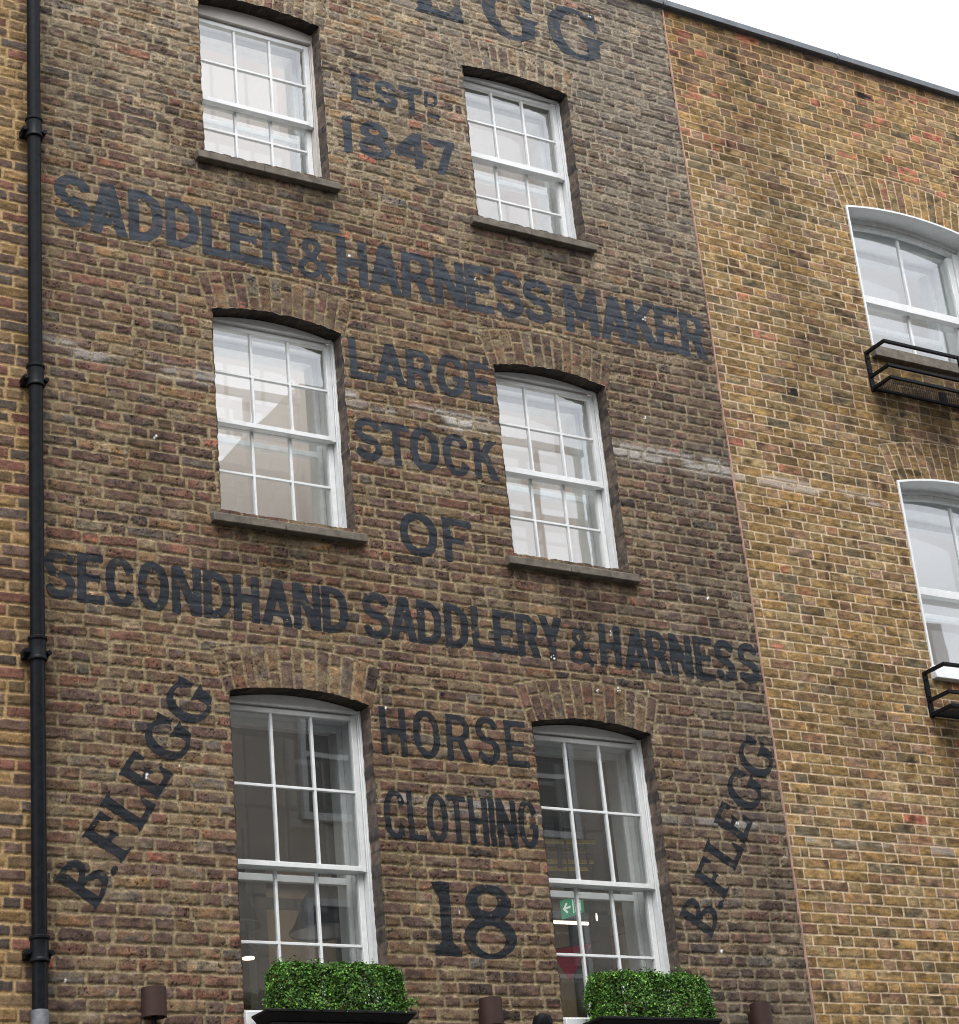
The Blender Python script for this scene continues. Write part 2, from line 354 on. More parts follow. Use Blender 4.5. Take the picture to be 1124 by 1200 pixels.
def wall_right(X, Z):
    d, R, cx, cz, bid = brickwork(X, Z, 11, .0745, 3.25, .0085, .3, OC, .0016, .2245, .1125)
    top = ss(10.6, 11.6, cz+.8*(vn(cx*.9, cz*1.2, 8)-.5))
    pal = [S(128,100,52,1.16,.80), S(108,86,48,1.16,.80), S(130,109,70,1.16,.80), S(116,86,60,1.16,.80), S(122,96,74,1.16,.80), S(94,83,60,1.16,.80), S(150,86,62,1.16,.80), S(32,30,30)]
    W = [.30-.12*top, .26-.06*top, .17, .11+.07*top, .06+.05*top, .05+.03*top, .004+.11*top, .0008+.006*top]
    B = lerp(pick(pal, W, R[0]), pick(pal, W, R[4]), ss(.45, .60, fbm(X*12+R[3]*40, Z*24+R[1]*30, 129, 3))*.85)
    B = B*(.80+.4*R[1])[..., None]
    B = B*(.25+1.5*fbm(X*22, Z*55, 131, 4))[..., None]*(.84+.34*vn(X*85, Z*100, 137))[..., None]
    B = lerp(B, B*np.array([.62, .6, .62]), ss(.56, .72, fbm(X*11+R[3]*30, Z*17, 133, 3))*.75)
    B = lerp(B, B*np.array([1.35, 1.2, .95]), ss(.58, .72, fbm(X*8+R[2]*30, Z*13, 135, 3))*.6)
    mort = S(172,152,124, 1.25, .9)*(.7+.55*fbm(X*30, Z*30, 141, 3))[..., None]
    mort = lerp(mort, mort*np.array([1.0, .86, .66]), top)
    mk = ss(-.0012, .0022, d)
    c = lerp(mort, B, mk)
    c = c*(1-.30*ss(.5, .75, fbm(X*1.6, Z*.8, 153, 4)))[..., None]
    c = c*(1-.55*mk*ss(.66, .80, fbm(X*6.5, Z*9, 155, 3)))[..., None]
    for (bz, hw, k, xa) in ((7.93, .06, .65, 10.8), (5.25, .045, .45, 11.5)):
        b = ss(hw, hw*.4, np.abs(Z-bz+.03*(X-9.2)/1.5*.6))*ss(.45, .6, fbm(X*5, Z*13, 163, 4)+.02)*ss(xa, xa-.4, X)*(R[4] > .3)
        c = lerp(c, np.array([.42, .37, .32]), np.clip(b*k, 0, 1)*mk)
    # dirt streaks under the window guards
    for zt in (8.86, 6.20):
        a = ss(10.45, 10.75, X)*ss(zt+.04, zt-.05, Z)*ss(zt-.75, zt-.05, Z)*ss(.35, .65, fbm(X*9, Z*.9, 171, 3)+.05)
        c = c*(1-.62*a)[..., None]
    c = c*(1-.35*ss(11.9, 12.04, Z))[..., None]
    H = ss(-.002, .004, d)*.005 - .005 + mk*((R[5]-.5)*.003 + (fbm(X*34, Z*50, 151, 3)-.5)*.004)
    return -H, c

def wall_left(X, Z):
    d, R, cx, cz, bid = brickwork(X, Z, 19, .0757, 3.31, .016, .9, [], .004)
    pal = [S(90,70,58), S(100,80,54), S(118,92,54), S(104,68,54), S(74,64,56)]
    B = pick(pal, [.27, .27, .22, .12, .12], R[0])*(.7+.6*R[1])[..., None]
    B = B*(.38+1.25*fbm(X*26, Z*42, 231, 4))[..., None]
    mort = S(136,114,80, 1.3, .95)*(.65+.7*fbm(X*45, Z*45, 241, 3))[..., None]
    mk = ss(-.0015, .0025, d); c = lerp(mort, B, mk)
    H = ss(-.004, .006, d)*.007 - .007 + mk*((R[5]-.5)*.005 + (fbm(X*30, Z*44, 251, 3)-.5)*.007)
    return -H, c

def build_grid(name, X, Y, Z, C, F, mtl, parent, smooth=True):
    """sheet over the grid where F > 0, cut along F = 0"""
    nz, nx = X.shape
    ins = F > 0
    cnt = ins[:-1, :-1].astype(np.int8)+ins[1:, :-1]+ins[:-1, 1:]+ins[1:, 1:]
    I = np.arange(nz*nx).reshape(nz, nx)
    full = cnt == 4; mixed = np.argwhere((cnt > 0) & (cnt < 4))
    quads = np.stack([I[:-1, :-1][full], I[:-1, 1:][full], I[1:, 1:][full], I[1:, :-1][full]], 1)
    P = np.stack([X.ravel(), Y.ravel(), Z.ravel()], 1); Cf = C.reshape(-1, 3); Ff = F.ravel()
    ev = {}; newp = []; newc = []; polys = []
    base = len(P)
    for (i, j) in mixed:
        a = (i*nx+j, i*nx+j+1, (i+1)*nx+j+1, (i+1)*nx+j); out = []
        for k in range(4):
            p, q = a[k], a[(k+1) % 4]; fp, fq = Ff[p], Ff[q]
            if fp > 0: out.append(p)
            if (fp > 0) != (fq > 0):
                key = (p, q) if p < q else (q, p)
                if key not in ev:
                    t = fp/(fp-fq); ev[key] = base+len(newp)
                    newp.append(P[p]*(1-t)+P[q]*t); newc.append(Cf[p]*(1-t)+Cf[q]*t)
                out.append(ev[key])
        if len(out) >= 3: polys.append(out)
    if newp: P = np.concatenate([P, np.array(newp)]); Cf = np.concatenate([Cf, np.array(newc)])
    loops = np.concatenate([quads.ravel()]+[np.array(p) for p in polys]) if polys else quads.ravel()
    tot = np.concatenate([np.full(len(quads), 4), np.array([len(p) for p in polys], int)]) if polys else np.full(len(quads), 4)
    used = np.zeros(len(P), bool); used[loops] = True; remap = np.cumsum(used)-1
    P = P[used]; Cf = Cf[used]; loops = remap[loops]
    me = bpy.data.meshes.new(name)
    me.vertices.add(len(P)); me.vertices.foreach_set('co', P.astype(np.float32).ravel())
    me.loops.add(len(loops)); me.loops.foreach_set('vertex_index', loops.astype(np.int32))
    me.polygons.add(len(tot)); stt = np.concatenate([[0], np.cumsum(tot)[:-1]])
    me.polygons.foreach_set('loop_start', stt.astype(np.int32)); me.polygons.foreach_set('loop_total', tot.astype(np.int32))
    me.polygons.foreach_set('use_smooth', np.full(len(tot), smooth))
    at = me.color_attributes.new('Col', 'FLOAT_COLOR', 'POINT')
    at.data.foreach_set('color', np.concatenate([np.clip(Cf, 0, 1), np.ones((len(Cf), 1))], 1).astype(np.float32).ravel())
    me.update(calc_edges=True); me.validate()
    return link_mesh(name, me, parent, [mtl])

def axis(segs):
    out = []
    for a, b, st in segs:
        n = max(1, int(round((b-a)/st))); out.append(np.linspace(a, b, n, endpoint=False))
    return np.concatenate(out+[[segs[-1][1]]])

FINE = 1.0
TOPZ = 12.045
# ------------------------------------------------------------------ the three buildings
B1 = empty('brick_building', (6.5, 0, 0), 'old brown brick building covered with dark painted saddler lettering', 'building')
B2 = empty('brick_building', (12.5, 0, 0), 'yellow brick building with white arched windows and black window guards', 'building')
B3 = empty('brick_building', (2.5, 0, 0), 'narrow strip of brown brick building left of the black drainpipe', 'building')
XJ = 9.09
def edge_wobble(X, Z, amp): return amp*((fbm(X*13, Z*16, 301, 3)-.5)*2 + .9*(vn(X*34, Z*40, 303)-.5))
def opn_keep(ops, X, Z, amp):
    f = np.full(X.shape, 9.)
    for k, o in enumerate(ops):
        e = edge_wobble(X, Z, amp)
        f = np.minimum(f, o.sdf(X, Z)+e)
    return f
xs = axis([(3.86, 6.5, .006*FINE), (6.5, XJ, .0066*FINE)]); zs = axis([(0.0, 3.3, .04), (3.3, TOPZ, .0058*FINE)])
GX, GZ = np.meshgrid(xs, zs)
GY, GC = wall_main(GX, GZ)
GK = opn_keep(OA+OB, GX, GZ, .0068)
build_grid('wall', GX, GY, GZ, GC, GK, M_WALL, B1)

xs2 = axis([(XJ, 13.2, .0075*FINE), (13.2, 18, .05)]); zs2 = axis([(0, 3.3, .04), (3.3, TOPZ, .0062*FINE)])
X2, Z2 = np.meshgrid(xs2, zs2); Y2, C2 = wall_right(X2, Z2)
build_grid('wall', X2, Y2, Z2, C2, opn_keep(OC, X2, Z2, .0), M_WALL2, B2)
xs3 = axis([(-1, 3.1, .05), (3.1, 3.86, .006*FINE)]); zs3 = axis([(0, 3.3, .04), (3.3, TOPZ, .006*FINE)])
X3, Z3 = np.meshgrid(xs3, zs3); Y3, C3 = wall_left(X3, Z3)
build_grid('wall', X3, Y3, Z3, C3, np.full(X3.shape, 1.), M_WALL, B3)
# party walls and roofs so the blocks are solid
def shell(x0, x1, parent):
    s = MB(); s.quad([(x0, 9, 0), (x1, 9, 0), (x1, 9, TOPZ-.02), (x0, 9, TOPZ-.02)]); s.build('rear_wall', M_DARK, parent)
    MB().box(x0, x1, .3, 9, TOPZ-.06, TOPZ-.03).build('roof', M_LEAD, parent)
shell(3.88, XJ-.02, B1); shell(XJ+.02, 18, B2); shell(-1, 3.84, B3)

# ------------------------------------------------------------------ reveals (jambs and arch soffit)
def reveal(o, parent, depth, mode):
    pts = []
    for z in np.arange(o.z0-.02, o.zs, .012): pts.append((o.x0, z, -1, 0))
    for t in np.linspace(-o.th, o.th, 110): pts.append((o.xc+o.R*math.sin(t), o.zc+o.R*math.cos(t), math.sin(t)*.0, 1))
    for z in np.arange(o.zs, o.z0-.02, -.012): pts.append((o.x1, z, 1, 0))
    ds = np.linspace(-.001, depth, 14 if mode != 'white' else 5)
    p = np.array(pts); N = len(p); X = np.repeat(p[:, 0:1], len(ds), 1); Z = np.repeat(p[:, 1:2], len(ds), 1); D = np.repeat(ds[None], N, 0)
    side = p[:, 2:3]; arch = p[:, 3:4]
    if mode == 'brick':
        e = edge_wobble(X, Z, .0068)*(1-.75*ss(0, .07, D))
        row = np.floor((Z-3.3)/.0757); frac = (Z-3.3)/.0757-row
        seg = np.where(arch > 0, np.floor((X-o.x0)/.071), row); fr = np.where(arch > 0, (X-o.x0)/.071-seg, frac)
        ed = np.minimum(fr, 1-fr)*.0757-.005 + .009*(fbm(X*30+D*40, Z*36+D*30, 405, 3)-.5)
        rr = _h(seg.astype(np.int64), seg.astype(np.int64)*0+3, 77)
        mk = ss(-.001, .003, ed)
        bump = mk*.004*(rr-.3) + .007*(fbm(X*40+D*55, Z*40+D*20, 407, 3)-.5) + e + .001
        X = X - side*bump; Z = Z - arch*bump
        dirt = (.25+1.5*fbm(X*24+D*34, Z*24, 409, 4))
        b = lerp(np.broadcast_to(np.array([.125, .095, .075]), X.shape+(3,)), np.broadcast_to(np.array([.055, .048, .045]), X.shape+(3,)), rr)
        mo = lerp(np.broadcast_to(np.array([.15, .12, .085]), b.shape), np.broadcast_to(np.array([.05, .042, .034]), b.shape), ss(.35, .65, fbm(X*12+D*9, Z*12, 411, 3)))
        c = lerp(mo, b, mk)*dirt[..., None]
        c = c*np.where(arch[..., None] > 0, .45, 1.0)  # soffit darkened beyond the soot: shade put into the brick colour
        m_ = M_SOOT_SHADE; nm = 'reveal'
    else:
        c = np.ones(X.shape+(3,))*.78; m_ = M_HEAD; nm = 'reveal'; m_ = M_WHITE
    return build_grid(nm, X, D, Z, c, np.ones(X.shape), m_, parent)
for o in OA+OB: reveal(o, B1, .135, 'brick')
for o in OC:
    reveal(o, B2, .19, 'white')
    # white painted margin round the opening
    s = MB(); path = [(o.x0, o.z0)] + [(o.xc+o.R*math.sin(t), o.zc+o.R*math.cos(t)) for t in np.linspace(-o.th, o.th, 40)] + [(o.x1, o.z0)]
    wd = .016; outer = [(o.x0-wd, o.z0)] + [(o.xc+(o.R+wd)*math.sin(t)*1.0+(-wd*.9 if t < 0 else wd*.9)*(abs(t)/o.th)**8, o.zc+(o.R+wd)*math.cos(t)) for t in np.linspace(-o.th, o.th, 40)] + [(o.x1+wd, o.z0)]
    for i in range(len(path)-1):
        s.prism_xz([path[i], path[i+1], outer[i+1], outer[i]], -.012, .02)
    s.build('window_margin', M_WHITE, B2)

# ------------------------------------------------------------------ sash windows
def ring(s, x0, x1, z0, z1, wl, wr, wb, wt, y0, y1):
    s.box(x0, x0+wl, y0, y1, z0, z1); s.box(x1-wr, x1, y0, y1, z0, z1)
    s.box(x0+wl, x1-wr, y0+.001, y1-.001, z0, z0+wb); s.box(x0+wl, x1-wr, y0+.001, y1-.001, z1-wt, z1); return s
def sash_window(o, parent, gt, mid, mh, ml, low, stone=True, label=None, yb=.115, cols=3, deephead=False):
    x0, x1 = o.x0, o.x1; zb = o.z0-.01
    fr = MB()
    # boxed frame: outer lining, pulley stile, head
    for sx, xa in ((1, x0), (-1, x1)):
        a = sorted((xa-sx*.03, xa+sx*.013)); fr.box(a[0], a[1], yb, yb+.135, zb, o.zs-.0)
        a = sorted((xa+sx*.0131, xa+sx*.022)); fr.box(a[0], a[1], yb+.014, yb+.135, zb, o.zs-.005)
    hz = gt+.03 if not deephead else gt+.032
    top = [(x, o.arcz(min(max(x, x0), x1))-.004) for x in np.linspace(x0-.0, x1+.0, 18)]
    ft = hz + .012
    fr.prism_xz([(x0+.0132, ft)] + [(min(max(p[0], x0+.0132), x1-.0132), p[1]) for p in top] + [(x1-.0132, ft)], yb+.002, yb+.03)
    fr.box(x0+.0132, x1-.0132, yb-.006, yb+.002, ft, ft+.014)
    window = fr.build('window', M_HEAD if deephead else M_WHITE, parent, .0025)
    if label: window['label'] = label
    g0, g1 = x0+.062, x1-.060                       # glass edges
    # upper sash
    u = MB(); ya, yc = yb+.018, yb+.058
    u.box(x0+.024, g0, ya, yc, ml, hz); u.box(g1, x1-.024, ya, yc, ml, hz)
    u.box(g0, g1, ya+.001, yc-.001, gt, hz-.0005); u.box(g0, g1, ya-.008, yc+.004, ml, mh)
    for k in range(1, cols):
        xm = g0+(g1-g0)*k/cols; u.box(xm-.0085, xm+.0085, ya+.006, yc-.006, mh+.0005, gt-.0005)
    if mid: u.box(g0, g1, ya+.0075, yc-.0075, mid-.0085, mid+.0085)
    u.build('upper_sash', M_WHITE, window, .002)
    # lower sash
    l = MB(); yd, ye = yb+.064, yb+.104; lt = mh+.004
    l.box(x0+.024, g0, yd, ye, zb, lt); l.box(g1, x1-.024, yd, ye, zb, lt)
    l.box(g0, g1, yd+.001, ye-.001, zb, zb+.07); l.box(g0, g1, yd+.001, ye-.001, lt-.036, lt-.0005)
    for k in range(1, cols):
        xm = g0+(g1-g0)*k/cols; l.box(xm-.0085, xm+.0085, yd+.006, ye-.006, zb+.0705, lt-.0365)
    if low: l.box(g0, g1, yd+.0075, ye-.0075, low-.0085, low+.0085)
    l.build('lower_sash', M_WHITE, window, .002)
    gp = MB(); ym = (ya+yc)/2; gp.quad([(g0-.004, ym, mh-.004), (g1+.004, ym, mh-.004), (g1+.004, ym, gt+.004), (g0-.004, ym, gt+.004)])
    gp.build('upper_pane', M_GLASS, window)
    gp = MB(); ym = (yd+ye)/2; gp.quad([(g0-.004, ym, zb+.06), (g1+.004, ym, zb+.06), (g1+.004, ym, lt-.032), (g0-.004, ym, lt-.032)])
    gp.build('lower_pane', M_GLASS, window)
    # inner lining and secondary glazing
    li = MB(); yi0, yi1 = yb+.137, .52; zt = o.zs-.03
    li.box(x0-.02, x0+.022, yi0, yi1, zb, zt); li.box(x1-.022, x1+.02, yi0, yi1, zb, zt); li.box(x0-.02, x1+.02, yi0, yi1, zt+.0005, zt+.12); li.box(x0+.0225, x1-.0225, yi0, yi1, zb-.03, zb+.02)
    ring(li, x0-.12, x1+.12, zb-.1, zt+.13, .1, .1, .1, .09, yi1+.001, yi1+.025)
    li.build('lining', M_WHITE, window, .002)
    sg = MB(); ya2 = .33; ring(sg, x0+.0235, x1-.0235, zb+.021, zt-.001, .034, .034, .04, .045, ya2, ya2+.03)
    sg.box(x0+.058, x1-.058, ya2-.004, ya2+.034, ml-.03, ml+.012)
    sg.build('secondary_frame', M_WHITE, window, .002)
    gp = MB(); gp.quad([(x0+.05, ya2+.015, zb+.04), (x1-.05, ya2+.015, zb+.04), (x1-.05, ya2+.015, zt-.03), (x0+.05, ya2+.015, zt-.03)]); gp.build('secondary_pane', M_GLASS2, window)
    if stone:
        s = MB(); pr_ = [(-.052, -.100), (-.050, -.044), (.112, -.001), (.112, -.100)]
        for a_, b_ in ((x0-.070, x0+.41), (x0+.4115, x1+.052)):
            va = [s.bm.verts.new((a_, q[0], o.z0+q[1])) for q in pr_]; vb = [s.bm.verts.new((b_, q[0], o.z0+q[1])) for q in pr_]
            s.bm.faces.new(va); s.bm.faces.new(vb[::-1])
            for i in range(4): s.bm.faces.new([va[i], vb[i], vb[(i+1) % 4], va[(i+1) % 4]])
        s.build('sill', M_STONE, window, .006, 2)
    return window
Z0 = 1.6
sash_window(OA[0], B1, 9.188+Z0, 8.880+Z0, 8.574+Z0, 8.540+Z0, 8.362+Z0, label='top left sash window with its upper sash slid down', deephead=True)
sash_window(OB[0], B1, 9.272+Z0, 8.968+Z0, 8.680+Z0, 8.635+Z0, 8.352+Z0, label='top right sash window')
sash_window(OA[1], B1, 6.790+Z0, 6.478+Z0, 6.138+Z0, 6.106+Z0, 5.800+Z0, label='middle left sash window')
sash_window(OB[1], B1, 6.795+Z0, 6.480+Z0, 6.144+Z0, 6.104+Z0, 5.800+Z0, label='middle right sash window')
for o, lb in ((OA[2], 'tall lower left sash window'), (OB[2], 'tall lower right sash window with exit sign inside')):
    wd = sash_window(o, B1, 4.208+Z0, 3.757+Z0, 3.299+Z0, 3.268+Z0, 2.837+Z0, stone=False, label=lb)
    MB().box(o.x0-.0, o.x1+.0, -.03, .112, o.z0-.075, o.z0+.008).build('sill', M_WHITE, wd, .004, 2)

def casement(o, parent, mh, ml, white_sill, label):
    x0, x1, zb = o.x0, o.x1, o.z0-.01; yb = .165
    def arc(off, n=24): return [(x, o.arcz(min(max(x, x0), x1))-off) for x in np.linspace(x0+.0, x1-.0, n)]
    fr = MB(); a, b = arc(-.01), arc(.032)
    for i in range(len(a)-1): fr.prism_xz([b[i], b[i+1], a[i+1], a[i]], yb, yb+.1)
    fr.box(x0-.03, x0+.06, yb, yb+.1, zb, o.zs-.05); fr.box(x1-.06, x1+.03, yb, yb+.1, zb, o.zs-.05)
    win = fr.build('window', M_WHITE, parent, .003); win['label'] = label
    u = MB(); a, b = arc(.0325), arc(.075); ya, yc = yb+.015, yb+.055
    for i in range(len(a)-1): u.prism_xz([b[i], b[i+1], a[i+1], a[i]], ya, yc)
    u.box(x0+.0605, x0+.12, ya+.001, yc-.001, ml, o.zs-.09); u.box(x1-.12, x1-.0605, ya+.001, yc-.001, ml, o.zs-.09)
    u.box(x0+.12, x1-.12, ya-.012, yc+.004, ml, mh); u.box(o.xc+.01, o.xc+.034, ya+.006, yc-.006, mh+.0005, o.zs+o.rise-.11)
    u.build('upper_sash', M_WHITE, win, .003)
    l = MB(); yd, ye = yb+.06, yb+.1
    l.box(x0+.0605, x0+.12, yd, ye, zb, mh); l.box(x1-.12, x1-.0605, yd, ye, zb, mh); l.box(x0+.12, x1-.12, yd+.001, ye-.001, zb, zb+.08); l.box(x0+.12, x1-.12, yd+.001, ye-.001, mh-.04, mh-.0005)
    l.box(o.xc+.01, o.xc+.034, yd+.006, ye-.006, zb+.0805, mh-.0405); l.build('lower_sash', M_WHITE, win, .003)
    g = MB(); ym = ya+.02; c = arc(.065); g.quad([(x0+.11, ym, mh-.005), (x1-.11, ym, mh-.005)] + [(min(max(p[0], x0+.11), x1-.11), ym, p[1]) for p in c[::-1]]); g.build('upper_pane', M_GLASS, win)
    g = MB(); ym = yd+.02; g.quad([(x0+.11, ym, zb+.07), (x1-.11, ym, zb+.07), (x1-.11, ym, mh-.035), (x0+.11, ym, mh-.035)]); g.build('lower_pane', M_GLASS, win)
    li = MB(); zt = o.zs-.06
    li.box(x0-.02, x0+.055, yb+.102, .60, zb, zt); li.box(x1-.055, x1+.02, yb+.102, .60, zb, zt); li.box(x0-.02, x1+.02, yb+.102, .60, zt+.0005, zt+.25); li.box(x0+.056, x1-.056, yb+.102, .6, zb-.03, zb+.02)
    ring(li, x0-.12, x1+.12, zb-.1, zt+.26, .1, .1, .1, .09, .601, .625); li.build('lining', M_WHITE, win, .003)
    sg = MB(); ring(sg, x0+.056, x1-.056, zb+.021, zt-.001, .04, .04, .045, .05, .44, .47); sg.box(x0+.097, x1-.097, .436, .474, ml-.06, ml-.015); sg.build('secondary_frame', M_WHITE, win, .002)
    g = MB(); g.quad([(x0+.09, .455, zb+.05), (x1-.09, .455, zb+.05), (x1-.09, .455, zt-.03), (x0+.09, .455, zt-.03)]); g.build('secondary_pane', M_GLASS2, win)
    MB().frustum((x0-.035, x1+.035, -.055, .21, o.z0-.10), (x0-.035, x1+.035, -.045, .21, o.z0-.002)).build('sill', M_WHITE if white_sill else M_STONE, win, .006, 2)
casement(OC[0], B2, 8.290+Z0, 8.222+Z0, False, 'upper arched white window above a window guard')
casement(OC[1], B2, 5.750+Z0, 5.685+Z0, True, 'lower arched white window cut by the picture edge')

# ------------------------------------------------------------------ rooms behind the windows
def room(parent, x0, x1, z0, z1, y1, wallm, ceilm, floorm, y0=.53):
    s = MB()
    s.quad([(x0, y0, z1), (x1, y0, z1), (x1, y1, z1), (x0, y1, z1)], 1)
    s.quad([(x0, y0, z0), (x1, y0, z0), (x1, y1, z0), (x0, y1, z0)], 2)
    s.quad([(x0, y0, z0), (x0, y1, z0), (x0, y1, z1), (x0, y0, z1)], 0); s.quad([(x1, y0, z0), (x1, y1, z0), (x1, y1, z1), (x1, y0, z1)], 0)
    s.quad([(x0, y1, z0), (x1, y1, z0), (x1, y1, z1), (x0, y1, z1)], 0)
    return s.build('room', [wallm, ceilm, floorm], parent)
room(B1, 4.1, 8.9, 9.0, 11.55, 4.6, M_CEIL, M_CEIL, M_DARK)
room(B1, 4.1, 8.9, 6.5, 8.95, 4.6, M_CEIL, M_CEIL, M_DARK)
rm = room(B1, 4.1, 12.5, 3.3, 6.02, 4.0, M_ROOM, M_CEILD, M_DARK)
s = MB()
for xa, xb2 in ((6.88, 7.05), (7.75, 7.93), (9.95, 10.2)): s.box(xa, xb2, 3.75, 3.99, 3.3, 6.015)
s.box(4.1, 12.5, 3.70, 3.745, 5.62, 5.70); s.build('room_pillars', M_PIL, B1)
room(B2, 9.6, 13.6, 8.75, 11.2, 4.6, M_CEIL, M_CEIL, M_DARK)
room(B2, 9.6, 13.6, 6.10, 8.65, 4.6, M_CEIL, M_CEIL, M_DARK)
def ceiling_fill(x, y, z, sx, sy, e, col):  # added unseen fill lights that brighten the rooms behind the panes
    a = bpy.data.lights.new('room_fill', 'AREA'); a.shape = 'RECTANGLE'; a.size = sx; a.size_y = sy; a.energy = e; a.color = col
    o = bpy.data.objects.new('room_fill', a); COL.objects.link(o); o.location = (x, y, z); o.rotation_euler = (math.pi, 0, 0)
ceiling_fill(6.5, 1.9, 9.2, 3.5, 1.8, 43, (1, .93, .89))
ceiling_fill(6.5, 1.9, 6.7, 3.5, 1.8, 43, (1, .94, .90))
ceiling_fill(11.6, 1.9, 9.0, 2.5, 1.8, 26, (.95, .97, 1)); ceiling_fill(11.6, 1.9, 6.3, 2.5, 1.8, 26, (.95, .97, 1))
a_ = bpy.data.lights.new('back_wall_fill', 'AREA'); a_.shape = 'RECTANGLE'; a_.size = 5.0; a_.size_y = .4; a_.energy = 34; a_.color = (1, .9, .78)  # added fill light hidden below the sills, brightens the back wall
o_ = bpy.data.objects.new('back_wall_fill', a_); COL.objects.link(o_); o_.location = (7.6, 1.3, 3.55); o_.rotation_euler = (rad(112), 0, 0)

# ------------------------------------------------------------------ painted lettering
def poly(x, y, pts):
    d = None; n = len(pts)
    ar = sum(pts[i][0]*pts[(i+1) % n][1]-pts[(i+1) % n][0]*pts[i][1] for i in range(n)); sg = 1 if ar > 0 else -1
    for i in range(n):
        (ax, ay), (bx, by) = pts[i], pts[(i+1) % n]; ex, ey = bx-ax, by-ay; L_ = math.hypot(ex, ey) or 1
        e = sg*((x-ax)*ey-(y-ay)*ex)/L_; d = e if d is None else np.maximum(d, e)
    return d
def rect(x, y, x0, x1, y0, y1): return np.maximum(np.maximum(x0-x, x-x1), np.maximum(y0-y, y-y1))
def ell(x, y, cx, cy, a, b, n=2.0): return ((np.abs((x-cx)/a)**n+np.abs((y-cy)/b)**n)**(1/n)-1)*min(a, b)
def rbox(x, y, x0, x1, y0, y1, r):
    qx = np.abs(x-(x0+x1)/2)-(x1-x0)/2+r; qy = np.abs(y-(y0+y1)/2)-(y1-y0)/2+r
    return np.hypot(np.maximum(qx, 0), np.maximum(qy, 0))+np.minimum(np.maximum(qx, qy), 0)-r
def pline(x, y, pts, t):
    d = None
    for (ax, ay), (bx, by) in zip(pts[:-1], pts[1:]):
        ex, ey = bx-ax, by-ay; L2 = ex*ex+ey*ey or 1e-9
        k = np.clip(((x-ax)*ex+(y-ay)*ey)/L2, 0, 1); q = np.hypot(x-ax-k*ex, y-ay-k*ey)-t/2
        d = q if d is None else np.minimum(d, q)
    return d
U_ = lambda *a: __import__('functools').reduce(np.minimum, a)
I_ = lambda *a: __import__('functools').reduce(np.maximum, a)
def earc(cx, cy, a, b, t0, t1, n=22): return [(cx+a*math.cos(rad(t)), cy+b*math.sin(rad(t))) for t in np.linspace(t0, t1, n)]
def dring(x, y, x0, x1, y0, y1, t, tv):
    r = min((y1-y0)/2, (x1-x0)*.8)
    o = rbox(x, y, x0-(x1-x0), x1, y0, y1, r); i = rbox(x, y, x0-(x1-x0), x1-t, y0+tv, y1-tv, max(.01, r-t*.9))
    return I_(o, -i, x0-x)
